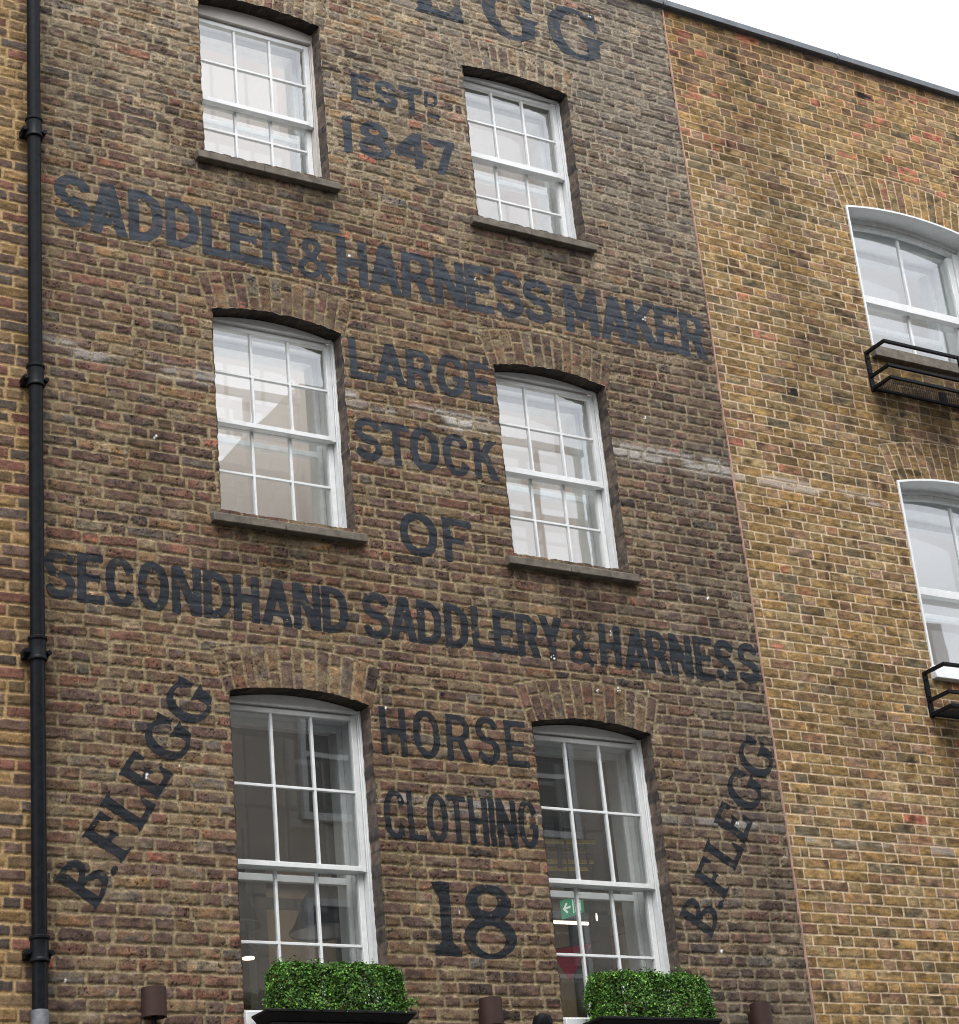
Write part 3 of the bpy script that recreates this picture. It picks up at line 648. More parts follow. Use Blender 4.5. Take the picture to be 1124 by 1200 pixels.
def sans(g, x, y, w, t):
    tv = t*.88
    if g == 'I': return rect(x, y, 0, w, 0, 1)
    if g == '1': return rect(x, y, 0, w, 0, 1)
    if g == '-': return rect(x, y, 0, w, 0, 1)
    if g == 'L': return U_(rect(x, y, 0, t, 0, 1), rect(x, y, 0, w, 0, tv))
    if g == 'E': return U_(rect(x, y, 0, t, 0, 1), rect(x, y, 0, w, 0, tv), rect(x, y, 0, w*.97, 1-tv, 1), rect(x, y, 0, w*.86, .5-tv*.42, .5+tv*.5))
    if g == 'F': return U_(rect(x, y, 0, t, 0, 1), rect(x, y, 0, w, 1-tv, 1), rect(x, y, 0, w*.72, .5-tv*.5, .5+tv*.42))
    if g == 'T': return U_(rect(x, y, 0, w, 1-tv, 1), rect(x, y, w/2-t/2, w/2+t/2, 0, 1))
    if g == 'H': return U_(rect(x, y, 0, t, 0, 1), rect(x, y, w-t, w, 0, 1), rect(x, y, 0, w, .5-tv*.5, .5+tv*.5))
    if g == 'N': return U_(rect(x, y, 0, t, 0, 1), rect(x, y, w-t, w, 0, 1), poly(x, y, [(0, 1), (t*1.15, 1), (w, 0), (w-t*1.15, 0)]))
    if g == 'M': return U_(rect(x, y, 0, t, 0, 1), rect(x, y, w-t, w, 0, 1), poly(x, y, [(0, 1), (t*1.1, 1), (w/2+t*.5, .28), (w/2-t*.5, .28)]), poly(x, y, [(w, 1), (w-t*1.1, 1), (w/2-t*.5, .28), (w/2+t*.5, .28)]))
    if g == 'A': return U_(poly(x, y, [(0, 0), (t*1.05, 0), (w/2+t*.6, 1), (w/2-t*.6, 1)]), poly(x, y, [(w, 0), (w-t*1.05, 0), (w/2-t*.6, 1), (w/2+t*.6, 1)]), I_(rect(x, y, w*.18, w*.82, .2, .2+tv*.85)))
    if g == 'Y': return U_(rect(x, y, w/2-t/2, w/2+t/2, 0, .5), poly(x, y, [(0, 1), (t*1.15, 1), (w/2+t*.5, .45), (w/2-t*.5, .40)]), poly(x, y, [(w, 1), (w-t*1.15, 1), (w/2-t*.5, .45), (w/2+t*.5, .40)]))
    if g == 'K': return U_(rect(x, y, 0, t, 0, 1), poly(x, y, [(w*.97, 1), (w*.97-t*1.25, 1), (t*.6, .58), (t*.6, .33)]), poly(x, y, [(w, 0), (w-t*1.25, 0), (w*.34, .55), (w*.34+t*.9, .68)]))
    if g == 'D': return U_(rect(x, y, 0, t, 0, 1), dring(x, y, t*.5, w, 0, 1, t, tv))
    if g == 'R': return U_(rect(x, y, 0, t, 0, 1), dring(x, y, t*.5, w*.93, .40, 1, t, tv*.92), poly(x, y, [(w, 0), (w-t*1.2, 0), (w*.40, .46), (w*.40+t*1.15, .46)]))
    if g == 'O': return I_(ell(x, y, w/2, .5, w/2, .5, 2.25), -ell(x, y, w/2, .5, w/2-t, .5-tv, 2.15))
    if g in 'CG':
        rg = I_(ell(x, y, w/2, .5, w/2, .5, 2.25), -ell(x, y, w/2, .5, w/2-t, .5-tv, 2.15))
        if g == 'C': return I_(rg, -poly(x, y, [(w*.45, .5), (w*1.3, .5-.42), (w*1.3, .5+.42)]))
        return U_(I_(rg, -poly(x, y, [(w*.40, .48), (w*1.3, .48), (w*1.3, .92)])), I_(rect(x, y, w-t*1.02, w, .10, .50), ell(x, y, w/2, .5, w/2, .5, 2.6)), rect(x, y, w*.56, w, .50-tv*.8, .50))
    if g == 'S':
        ry = (1-tv)/4; rx = (w-t)/2
        p = earc(w/2, 1-tv/2-ry, rx, ry, 28, 262) + earc(w/2, tv/2+ry, rx, ry, 82, -152)
        s = pline(x, y, p, t*.98)
        c0 = I_(rect(x, y, w*.60, w*1.2, .62, .62+.10), np.zeros_like(x)-9)
        return s
    if g == '8': return U_(I_(ell(x, y, w/2, .745, w*.44, .255), -ell(x, y, w/2, .745, w*.44-t, .255-tv*.9)), I_(ell(x, y, w/2, .285, w/2, .285), -ell(x, y, w/2, .285, w/2-t, .285-tv*.9)))
    if g == '4': return U_(rect(x, y, w*.62, w*.62+t, 0, 1), rect(x, y, 0, w, .26, .26+tv), poly(x, y, [(0, .26), (0, .26+tv), (w*.62, 1), (w*.62+t, 1), (w*.62, .72), (t*1.0, .26)][:4]+[(t*1.15, .26)]))
    if g == '7': return U_(rect(x, y, 0, w, 1-tv*1.05, 1), poly(x, y, [(w, 1), (w-t*1.2, 1-tv*.4), (w*.22, 0), (w*.22+t*1.1, 0)]))
    if g == '&':
        p = [(.97, .05), (.62, .40), (.24, .70)] + earc(.44, .80, .22, .145, 200, -30, 14) + [(.50, .56), (.22, .42)] + earc(.36, .235, .29, .185, 130, 320, 14) + [(.84, .44)]
        return pline(x, y, [(a*w, b) for a, b in p], t*.78)
def serif(g, x, y, t):
    P = lambda *p: poly(x, y, list(p))
    stem = lambda a, b: U_(rect(x, y, a-.02, b+.02, 0, 1), P((a-.10, 1), (a, .90), (b, .90), (b+.08, 1)), P((a-.10, 0), (b+.08, 0), (b, .10), (a, .10)))
    if g == '.': return ell(x, y, .5, .5, .5, .5)
    if g == 'B':
        top = I_(ell(x, y, .30, .755, .57, .245, 2.2), -ell(x, y, .26, .755, .38, .155, 2.1), .2-x)
        bot = I_(ell(x, y, .30, .27, .70, .27, 2.2), -ell(x, y, .26, .27, .49, .18, 2.1), .2-x)
        return U_(stem(.10, .34), top, bot)
    if g == 'L': return U_(stem(.12, .38), P((-.02, 1), (.12, .88), (.38, .88), (.60, 1)), rect(x, y, .1, .9, 0, .135), P((.72, .10), (.86, .0), (1, .0), (.98, .36), (.90, .36)))
    if g == 'F': return U_(stem(.12, .38), P((0, 0), (.58, 0), (.38, .10), (.12, .10)), rect(x, y, .1, .92, .875, 1), P((.74, .92), (.92, 1), (1, 1), (1, .72), (.92, .72)), rect(x, y, .3, .66, .43, .55), P((.58, .53), (.70, .62), (.70, .36), (.58, .44)))
    if g == 'E': return U_(stem(.12, .38), rect(x, y, .1, .9, 0, .135), P((.70, .10), (.86, .0), (1, .0), (.98, .34), (.90, .34)), rect(x, y, .1, .88, .875, 1), P((.70, .92), (.88, 1), (.95, 1), (.95, .72), (.87, .72)), rect(x, y, .3, .64, .44, .56), P((.56, .54), (.70, .66), (.70, .36), (.56, .46)))
    if g == 'G':
        rg = I_(ell(x, y, .5, .5, .53, .5, 2.05), -ell(x, y, .56, .5, .33, .39, 2.0))
        cut = P((.5, .46), (1.4, .28), (1.4, .80), (.98, .83))
        return U_(I_(rg, -cut), P((.80, .94), (.97, 1.0), (1.0, .62), (.88, .64), (.70, .84)), P((.70, .04), (.98, .14), (.98, .44), (.72, .44)), P((.72, .38), (.98, .38), (1.12, .50), (.56, .50)))
    if g == '1': return U_(rect(x, y, .30, .70, .06, 1), P((.0, .98), (.14, .88), (.30, .76), (.45, .80), (.45, 1)), P((.02, 0), (1, 0), (1, .07), (.70, .19), (.30, .19), (.02, .07)))
    if g == '8':
        a = I_(ell(x, y, .47, .745, .45, .255), -ell(x, y, .45, .765, .20, .128))
        b = I_(ell(x, y, .5, .285, .51, .285), -ell(x, y, .50, .262, .29, .185, 2.0))
        return U_(a, b)
LETTERS = [
('painted_lettering','large faded painted letters ending in EGG at the very top of the wall',0.2,'serif',[('E',6.769,11.312,7.197,11.313,6.740,11.766),('G',7.403,11.293,7.845,11.299,7.382,11.764),('G',7.982,11.286,8.435,11.291,7.968,11.768)]),
('painted_lettering','small painted letters EST with a raised D between the top windows',0.225,'sans',[('E',6.196,10.362,6.355,10.365,6.200,10.593),('S',6.381,10.362,6.563,10.364,6.388,10.589),('T',6.585,10.358,6.771,10.365,6.585,10.594),('D',6.785,10.471,6.898,10.479,6.795,10.599),('-',6.802,10.379,6.899,10.369,6.804,10.418)]),
('painted_lettering','painted year 1847 under the EST letters',0.22,'sans',[('1',6.104,9.901,6.171,9.906,6.104,10.202),('8',6.219,9.903,6.472,9.908,6.229,10.207),('4',6.506,9.910,6.756,9.912,6.515,10.207),('7',6.789,9.911,6.997,9.913,6.796,10.203)]),
('painted_lettering','long painted line reading SADDLER & HARNESS MAKER',0.19,'sans',[('S',4.006,8.832,4.249,8.834,4.015,9.202),('A',4.243,8.821,4.495,8.827,4.242,9.198),('D',4.502,8.827,4.733,8.834,4.503,9.204),('D',4.753,8.835,4.987,8.841,4.756,9.204),('L',5.004,8.832,5.202,8.839,5.006,9.201),('E',5.198,8.839,5.420,8.837,5.207,9.205),('R',5.426,8.832,5.654,8.836,5.436,9.208),('&',5.691,8.827,5.912,8.831,5.703,9.131),('H',5.980,8.834,6.210,8.834,5.985,9.199),('A',6.210,8.832,6.462,8.830,6.228,9.205),('R',6.462,8.830,6.706,8.832,6.485,9.198),('N',6.721,8.835,6.966,8.839,6.727,9.203),('E',6.976,8.832,7.195,8.842,6.982,9.209),('S',7.201,8.849,7.437,8.847,7.219,9.219),('S',7.437,8.856,7.673,8.854,7.460,9.207),('M',7.785,8.836,8.070,8.841,7.796,9.221),('A',8.086,8.844,8.328,8.841,8.108,9.214),('K',8.328,8.841,8.593,8.843,8.337,9.216),('E',8.573,8.846,8.797,8.849,8.589,9.216),('R',8.796,8.838,9.033,8.843,8.814,9.210)]),
('painted_lettering','painted word LARGE between the middle windows',0.19,'sans',[('L',6.021,8.131,6.196,8.135,6.016,8.433),('A',6.209,8.134,6.432,8.138,6.218,8.434),('R',6.444,8.131,6.654,8.129,6.449,8.432),('G',6.671,8.128,6.893,8.134,6.686,8.443),('E',6.934,8.135,7.110,8.135,6.922,8.434)]),
('painted_lettering','painted word STOCK below LARGE between the middle windows',0.18,'sans',[('S',6.014,7.546,6.213,7.544,6.017,7.849),('T',6.222,7.539,6.424,7.537,6.221,7.843),('O',6.415,7.539,6.633,7.536,6.426,7.854),('C',6.666,7.536,6.872,7.534,6.672,7.847),('K',6.901,7.546,7.094,7.544,6.908,7.843)]),
('painted_lettering','painted word OF below STOCK',0.19,'sans',[('O',6.291,6.919,6.563,6.917,6.296,7.225),('F',6.613,6.916,6.831,6.906,6.609,7.224)]),
('painted_lettering','long painted line reading SECONDHAND SADDLERY & HARNESS',0.18,'sans',[('S',3.927,6.325,4.112,6.320,3.929,6.627),('E',4.123,6.316,4.289,6.318,4.125,6.625),('C',4.300,6.320,4.487,6.314,4.295,6.628),('O',4.498,6.317,4.694,6.316,4.495,6.627),('N',4.707,6.317,4.897,6.317,4.711,6.619),('D',4.911,6.317,5.087,6.312,4.912,6.623),('H',5.105,6.319,5.276,6.316,5.108,6.619),('A',5.288,6.317,5.491,6.316,5.299,6.620),('N',5.499,6.317,5.686,6.316,5.500,6.617),('D',5.697,6.315,5.873,6.313,5.699,6.621),('S',5.968,6.316,6.161,6.307,5.984,6.625),('A',6.162,6.319,6.356,6.315,6.173,6.618),('D',6.361,6.316,6.535,6.308,6.368,6.615),('D',6.558,6.315,6.733,6.309,6.562,6.617),('L',6.757,6.315,6.917,6.312,6.762,6.617),('E',6.922,6.315,7.091,6.313,6.925,6.615),('R',7.096,6.313,7.272,6.310,7.099,6.609),('Y',7.268,6.308,7.455,6.305,7.271,6.617),('&',7.495,6.311,7.665,6.304,7.511,6.558),('H',7.732,6.313,7.904,6.311,7.743,6.615),('A',7.922,6.308,8.117,6.303,7.942,6.614),('R',8.118,6.309,8.300,6.304,8.123,6.611),('N',8.306,6.308,8.489,6.306,8.310,6.611),('E',8.507,6.301,8.669,6.302,8.516,6.613),('S',8.674,6.311,8.843,6.303,8.693,6.616),('S',8.874,6.315,9.050,6.311,8.894,6.613)]),
('painted_lettering','painted word HORSE between the lower windows',0.148,'sans',[('H',6.040,5.564,6.220,5.564,6.038,5.869),('O',6.269,5.570,6.455,5.564,6.267,5.875),('R',6.499,5.566,6.679,5.564,6.505,5.866),('S',6.714,5.566,6.884,5.560,6.714,5.874),('E',6.929,5.563,7.091,5.562,6.926,5.864)]),
('painted_lettering','narrow painted word CLOTHING between the lower windows',0.135,'sans',[('C',6.018,5.042,6.167,5.036,6.026,5.347),('L',6.184,5.046,6.303,5.041,6.182,5.343),('O',6.313,5.045,6.460,5.037,6.318,5.346),('T',6.460,5.044,6.599,5.039,6.457,5.341),('H',6.609,5.041,6.744,5.038,6.611,5.342),('I',6.754,5.042,6.795,5.041,6.756,5.343),('N',6.808,5.042,6.950,5.037,6.808,5.344),('G',6.961,5.046,7.105,5.038,6.966,5.355)]),
('painted_lettering','big painted house number 18 between the lower windows',0.2,'serif',[('1',6.291,4.359,6.477,4.352,6.299,4.801),('8',6.496,4.343,6.853,4.342,6.531,4.794)]),
('painted_lettering','slanting painted name B.FLEGG climbing beside the drainpipe',0.2,'serif',[('B',4.197,4.525,4.316,4.701,3.965,4.675),('.',4.314,4.722,4.344,4.769,4.282,4.740),('F',4.351,4.792,4.469,4.956,4.120,4.922),('L',4.463,4.973,4.569,5.140,4.232,5.111),('E',4.572,5.166,4.682,5.333,4.342,5.293),('G',4.707,5.373,4.835,5.569,4.470,5.504),('G',4.846,5.607,4.978,5.807,4.606,5.738)]),
('painted_lettering','slanting painted name B.FLEGG climbing beside the pink mortar joint',0.2,'serif',[('B',8.325,4.523,8.440,4.693,8.094,4.663),('.',8.442,4.721,8.472,4.768,8.407,4.738),('F',8.477,4.784,8.577,4.943,8.253,4.914),('L',8.590,4.971,8.697,5.134,8.359,5.101),('E',8.702,5.159,8.808,5.332,8.472,5.294),('G',8.827,5.368,8.957,5.572,8.589,5.508),('G',8.966,5.601,9.099,5.810,8.724,5.741)]),
('painted_dash','short dark painted dash above the ampersand in the harness maker line',0.2,'sans',[('-',5.802,9.204,6.016,9.222,5.807,9.276)])]
DX, DZ = None, None
for (nm, label, t, style, items) in LETTERS:
    o_all = []
    xa = min(min(i[1], i[3], i[5]) for i in items)-.25; xb_ = max(max(i[1], i[3], i[5]) for i in items)+.25
    za = min(min(i[2], i[4], i[6]) for i in items)-.25; zb_ = max(max(i[2], i[4], i[6]) for i in items)+.25
    i0, i1 = np.searchsorted(zs, za), min(len(zs), np.searchsorted(zs, zb_)+1); j0, j1 = np.searchsorted(xs, xa), min(len(xs), np.searchsorted(xs, xb_)+1)
    X, Z, Y = GX[i0:i1, j0:j1], GZ[i0:i1, j0:j1], GY[i0:i1, j0:j1]
    F = np.full(X.shape, -9.)
    Xn = X + .004*(vn(X*14, Z*14, 501)-.5) + .0012*(vn(X*60, Z*60, 503)-.5); Zn = Z + .004*(vn(X*14, Z*14, 502)-.5) + .0012*(vn(X*60, Z*60, 504)-.5)
    for (g, bx, bz, rx, rz, tx, tz) in items:
        ux, uz, vx, vz = rx-bx, rz-bz, tx-bx, tz-bz; det = ux*vz-uz*vx
        u = ((Xn-bx)*vz-(Zn-bz)*vx)/det; v = (-(Xn-bx)*uz+(Zn-bz)*ux)/det
        h = math.hypot(vx, vz); wr = math.hypot(ux, uz)/h
        sel = (u > -.35) & (u < 1.35) & (v > -.3) & (v < 1.3)
        if not sel.any(): continue
        q = np.full(X.shape, 9.)
        q[sel] = (sans(g, u[sel]*wr, v[sel], wr, t) if style == 'sans' else serif(g, u[sel], v[sel], t))*h
        F = np.maximum(F, -q)
    chip = (fbm(X*22, Z*30, 521, 3)-.19)*.06
    F = np.minimum(F, chip); F = np.minimum(F, GK[i0:i1, j0:j1]-.002)
    hi = ss(5.0, 10.5, Z)
    c = lerp(np.broadcast_to(np.array([.015, .018, .022]), X.shape+(3,)), np.broadcast_to(np.array([.038, .045, .056]), X.shape+(3,)), hi)
    c = c*(.50+1.0*fbm(X*9, Z*16, 531, 4))[..., None]
    wear = ss(.60, .80, fbm(X*24, Z*38, 533, 4)+.07*ss(10.9, 11.3, Z)); c = lerp(c, GC[i0:i1, j0:j1]*.62, wear*.42)
    c = spots(X, Z, c, 5)
    ob = build_grid(nm, X, np.minimum(Y, .0036)-.0010, Z, c, F, M_PAINT, B1)
    ob['label'] = label

# ------------------------------------------------------------------ joint, copings
s = MB(); zz = np.arange(3.0, TOPZ, .03); pr = None
rj = np.random.RandomState(4)
for z in zz:
    wv = .0045+.006*rj.rand(); cx = XJ + .006*(vn(np.array([z*2.]), np.array([3.]), 9)[0]-.5) + (z-8)*.0035
    cur = [s.bm.verts.new((cx-wv, .004, z)), s.bm.verts.new((cx-wv*.6, -.006-.004*rj.rand(), z)), s.bm.verts.new((cx+wv*.6, -.006-.004*rj.rand(), z)), s.bm.verts.new((cx+wv, .004, z))]
    if pr:
        for k in range(3): s.bm.faces.new([pr[k], pr[k+1], cur[k+1], cur[k]])
    pr = cur
s.build('mortar_joint', M_PINK, B1)
for (bld, a, b) in ((B1, 3.86, XJ-.002), (B2, XJ+.002, 18), (B3, -1, 3.85)):
    s = MB(); n = max(1, int((b-a)/1.55)); L_ = (b-a)/n
    for k in range(n):
        s.box(a+k*L_+.002, a+(k+1)*L_-.002, -.05, .32, TOPZ+.002, TOPZ+.058)
        s.box(a+k*L_-.0+.012, a+k*L_+.035, -.053, .322, TOPZ-.003, TOPZ+.063)
    s.build('coping', M_LEAD, bld, .004)

# ------------------------------------------------------------------ drainpipe
dp = empty('drainpipe', (3.857, -.075, 0), 'tall black cast iron drainpipe with collars on the left wall edge', 'drainpipe')
PX, PY, PR = 3.857, -.075, .0415
s = MB(); s.lathe([(PR, 3.96), (PR, 13.0)], (PX, PY, 0), seg=32); s.build('pipe', M_BLACK, dp)
s = MB(); s.lathe([(PR+.006, 0.2), (PR+.006, 3.955), (PR+.002, 3.965)], (PX, PY, 0), seg=28); s.build('base_pipe', M_ZINC, dp)
for zc in (11.18, 9.434, 7.687, 5.967, 4.285):
    s = MB(); s.lathe([(PR+.001, -.075), (PR+.013, -.07), (PR+.013, -.058), (PR+.007, -.05), (PR+.007, .045), (PR+.014, .05), (PR+.014, .066), (PR+.001, .072)], (PX, PY, zc), seg=28)
    for sx in (-1, 1):
        s.box(PX+sx*.05-.02, PX+sx*.05+.02, PY+.02, .012, zc-.045, zc+.005)
        s.lathe([(.015, -.095), (.015, -.02)], (PX+sx*.064, 0, zc-.02), axis='y', seg=12)
    s.build('collar', M_BLACK, dp, .002)

# ------------------------------------------------------------------ window guards
def copy_tree(o, parent=None):
    c = o.copy(); COL.objects.link(c)
    if parent: c.parent = parent
    for ch in list(o.children): copy_tree(ch, c)
    return c
def guard(x0, x1, zt, label):
    g = empty('window_guard', (x0, 0, zt), label, 'window guard', 'black iron guards under the arched windows')
    D = -.23; b = .024
    for nm, z, yo in (('top_rail', zt, 0), ('middle_rail', zt-.21, 0), ('tray_frame', zt-.315, 0)):
        s = MB(); s.box(x0, x0+b, D, .012, z-b/2, z+b/2); s.box(x1-b, x1, D, .012, z-b/2, z+b/2); s.box(x0+b, x1-b, D, D+b, z-b/2, z+b/2)
        if nm == 'tray_frame': s.box(x0+b, x1-b, -.022, -.006, z-b/2, z+b/2)
        s.build(nm, M_BLACK, g, .0015)
    for xx, y0, y1 in ((x0, -.016, .01), (x1-.03, -.016, .01)):
        s = MB(); s.box(xx-.004, xx+.034, y0, y1, zt-.335, zt+.004)
        for zz_ in (zt-.05, zt-.18): s.lathe([(.009, -.026), (.009, -.015)], (xx+.015, 0, zz_), axis='y', seg=10)
        s.build('wall_bracket', M_BLACK, g)
    xm = (x0+x1)/2
    s = MB(); s.box(xm-.008, xm+.008, D+.002, D+.017, zt-.305, zt-.011); s.build('post', M_BLACK, g)
    s = MB(); s.box(xm-.06, xm+.0, -.02, .008, zt-.31, zt-.215); s.build('wall_plate', M_BLACK, g)
    s = MB(); z = zt-.317; n = int((x1-x0)/.021); dpt = -.012-D
    for k in range(-12, n+12):
        for sg in (1, -1):
            xa = x0+k*.021; xb = xa+sg*dpt*1.0; ya, yb = D+.01, -.012
            # clip to the tray
            t0, t1 = 0., 1.
            for lim in (x0+.01, x1-.01):
                pass
            dxx = xb-xa
            ta, tb = sorted(((x0+.01-xa)/dxx, (x1-.01-xa)/dxx)); t0, t1 = max(0, ta), min(1, tb)
            if t1-t0 < .03: continue
            s.bar((xa+dxx*t0, ya+(yb-ya)*t0, z+(.002 if sg > 0 else 0)), (xa+dxx*t1, ya+(yb-ya)*t1, z+(.002 if sg > 0 else 0)), .0032)
    s.build('mesh_tray', M_BLACK, g)
    return g
guard(10.597, 12.14, 7.61+Z0, 'black iron window guard with mesh tray under the upper arched window')
guard(10.575, 12.14, 4.955+Z0, 'black iron window guard with mesh tray under the lower arched window')

# ------------------------------------------------------------------ wall lights
def wall_light(x, zc, label):
    g = empty('wall_light', (x, -.1, zc), label, 'wall light', 'brown cylinder lights along the bottom of the wall')
    s = MB(); R_ = .067; h = .078
    s.lathe([(R_*.86, h-.012), (R_*.86, h), (R_, h), (R_, -h), (R_*.86, -h), (R_*.86, -h+.012)], (x, -.105, zc), seg=32); s.build('lamp_body', M_BROWN, g)
    s = MB(); s.lathe([(.016, -h-.05), (.016, -h+.012), (R_*.85, -h+.013), (R_*.85, -h+.02)], (x, -.105, zc), seg=20); s.build('lamp_stem', M_BLACK, g)
    MB().box(x-.025, x+.025, -.045, .006, zc-.05, zc+.04).build('mount', M_BROWN, g, .003)
    return g
wall_light(4.478, 2.412+Z0, 'brown cylinder wall light nearest the drainpipe')
wall_light(6.575, 2.405+Z0, 'brown cylinder wall light between the two hedge planters')
wall_light(8.557, 2.42+Z0, 'brown cylinder wall light right of both hedge planters')
sp = empty('spotlight', (6.84, -.22, 3.9), 'small black floodlight just showing beside the right planter', 'floodlight')
s = MB(); s.lathe([(.02, -.05), (.05, -.035), (.062, 0), (.05, .035), (.02, .05)], (6.86, -.20, 3.93), seg=20); s.build('lamp_head', M_BLACK, sp)
MB().bar((6.86, -.2, 3.9), (6.86, .01, 3.84), .02).build('arm', M_BLACK, sp)

# ------------------------------------------------------------------ planters and hedges
M_LEAF = bpy.data.materials.new('box_leaf'); M_LEAF.use_nodes = True
n = M_LEAF.node_tree; p = n.nodes['Principled BSDF']; a = n.nodes.new('ShaderNodeAttribute'); a.attribute_name = 'Col'
n.links.new(a.outputs['Color'], p.inputs['Base Color']); p.inputs['Roughness'].default_value = .5; p.inputs['Specular IOR Level'].default_value = .3
p.inputs['Transmission Weight'].default_value = 0.0
def window_box(x0, x1, zt, label):
    g = empty('window_box', (x0, -.2, zt-.3), label, 'planter', 'black planters under the tall windows')
    y0, y1 = -.27, -.058
    s = MB(); s.box(x0+.045, x1-.045, y0+.045, y1-.02, zt-.33, zt-.06); s.build('body', M_BOX, g, .004)
    s = MB(); s.box(x0, x1, y0, y1, zt-.016, zt); s.frustum((x0+.04, x1-.04, y0+.04, y1-.01, zt-.06), (x0+.004, x1-.004, y0+.004, y1-.002, zt-.0165)); s.build('rim', M_BOX, g, .003, 2)
    nb = int((x1-x0-.2)/.108)
    for k in range(nb+1):
        xx = x0+.13+k*.108
        s = MB(); s.lathe([(.002, -.035), (.016, -.03), (.028, -.016), (.031, 0)], (xx, y0+.046, zt-.105), axis='y', seg=18); s.build('stud', M_BOX, g)
    return g
window_box(5.065, 5.985, 2.362+Z0, 'black planter box with round studs under the left hedge')
window_box(7.235, 8.118, 2.362+Z0, 'black planter box under the right hedge')
def hedge(x0, x1, y0, y1, z0, z1, seed, label, bumps):
    rng = np.random.RandomState(seed); N = 17000
    P = []; 
    # leaf positions: dense near the clipped surface, some inside
    u = rng.rand(N, 3); face = rng.choice(4, N, p=[.44, .36, .10, .10])
    dep = rng.exponential(.026, N)
    X = x0+(x1-x0)*u[:, 0]; Yv = y0+(y1-y0)*u[:, 1]; Zv = z0+(z1-z0)*u[:, 2]
    Yv = np.where(face == 0, y0+dep, Yv); Zv = np.where(face == 1, z1-dep, Zv); X = np.where(face == 2, x0+dep, np.where(face == 3, x1-dep, X))
    lump = (fbm(X*9, Zv*9+Yv*7, seed, 3)-.5)
    r = .10  # rounded edges
    cx = np.clip(X, x0+r, x1-r); cy = np.clip(Yv, y0+r, y1-r); cz = np.clip(Zv, z0, z1-r)
    v = np.stack([X-cx, Yv-cy, Zv-cz], 1); ln = np.linalg.norm(v, axis=1); k = np.where(ln > r, r/np.maximum(ln, 1e-6), 1)
    Q = np.stack([cx, cy, cz], 1)+v*k[:, None]
    nrm = np.where((face == 0)[:, None], np.array([0, -1., 0]), np.where((face == 1)[:, None], np.array([0, 0, 1.]), np.where((face == 2)[:, None], np.array([-1., 0, 0]), np.array([1., 0, 0]))))
    Q = Q + nrm*(lump*.085)[:, None]
    sprig = rng.rand(N) < .07; Q = Q + nrm*(sprig*rng.uniform(0, .035, N))[:, None]
    for (bx, by, bz, rr_, cnt) in bumps:
        idx = rng.choice(N, cnt, replace=False); Q[idx] = np.array([bx, by, bz])+rng.normal(0, rr_, (cnt, 3))*np.array([1., .8, .8])
    verts = []; faces = []; cols = []
    for i in range(N):
        d = nrm[i]*.8+rng.normal(0, .75, 3)+np.array([0, 0, .35]); d /= np.linalg.norm(d)
        a_ = np.cross(d, rng.normal(0, 1, 3)); a_ /= np.linalg.norm(a_); b_ = np.cross(d, a_)
        L_ = rng.uniform(.0065, .0115); wq = L_*rng.uniform(.55, .75); c = Q[i]; base = len(verts)
        verts += [tuple(c-a_*L_), tuple(c+b_*wq+d*.002), tuple(c+a_*L_), tuple(c-b_*wq+d*.002)]
        faces.append((base, base+1, base+2, base+3))
        g = rng.rand(); tone = rng.uniform(.45, 1.35)*(.55+.9*fbm(np.array([c[0]*16]), np.array([c[2]*16+c[1]*9]), seed+3, 2)[0])
        col = np.array([.055, .150, .020])*tone if g < .72 else (np.array([.15, .31, .045])*tone if g < .975 else np.array([.13, .085, .02])*tone)
        cols += [col]*4
    # stems
    me = bpy.data.meshes.new('foliage'); me.from_pydata(verts, [], faces); me.update()
    at = me.color_attributes.new('Col', 'FLOAT_COLOR', 'POINT'); at.data.foreach_set('color', np.concatenate([np.array(cols), np.ones((len(cols), 1))], 1).astype(np.float32).ravel())
    h = empty('boxwood_hedge', ((x0+x1)/2, (y0+y1)/2, z0), label, 'hedge', 'clipped box hedges in the black planters')
    link_mesh('foliage', me, h, [M_LEAF])
    s = MB(); rs = random.Random(seed)
    for k in range(26):
        bx = x0+.06+(x1-x0-.12)*k/25; by = (y0+y1)/2+rs.uniform(-.06, .06)
        for q in range(4):
            s.bar((bx, by, z0-.03), (bx+rs.uniform(-.07, .07), min(y1-.03, max(y0+.03, by+rs.uniform(-.1, .1))), z1-rs.uniform(.03, .1)), .006)
    s.build('stems', mat('twig', (.05, .035, .02), .9, noise=.2), h)
hedge(5.135, 5.945, -.265, -.075, 2.352+Z0, 2.635+Z0, 21, 'left clipped green box hedge with a stray sprig on its right end', [(5.975, -.22, 2.42+Z0, .022, 110), (5.125, -.22, 2.49+Z0, .013, 40)])
hedge(7.225, 8.095, -.265, -.075, 2.362+Z0, 2.642+Z0, 22, 'right clipped green box hedge, tidier and squarer', [])

# ------------------------------------------------------------------ things in the lower room
M_SHADE = mat('grey_lamp_shade', (.11, .11, .115), .45)
def pendant(x, y, z, k, label):
    g = empty('pendant_lamp', (x, y, z), label, 'lamp', 'grey dome lamps hanging in the lower room')
    s = MB(); pr_ = [(.30, 0), (.305, .02), (.27, .06), (.235, .12), (.20, .22), (.15, .34), (.09, .43), (.03, .48)]
    s.lathe([(a*k, b*k) for a, b in pr_], (x, y, z), seg=36, cap=False); s.build('lamp_shade', M_SHADE, g)
    MB().bar((x, y, z+.48*k), (x, y, 6.01), .012).build('cord', M_DARK, g)
pendant(6.60, 2.0, 4.985, .74, 'grey dome pendant lamp seen through the lower left window')
M_SIGN = emit('exit_green', (.02, .36, .17), .35); M_SIGNW = emit('exit_white', (.8, .9, .85), .6)
pendant(6.42, 3.0, 5.27, .66, 'grey dome pendant lamp half hidden behind the left brick edge of the lower left window')
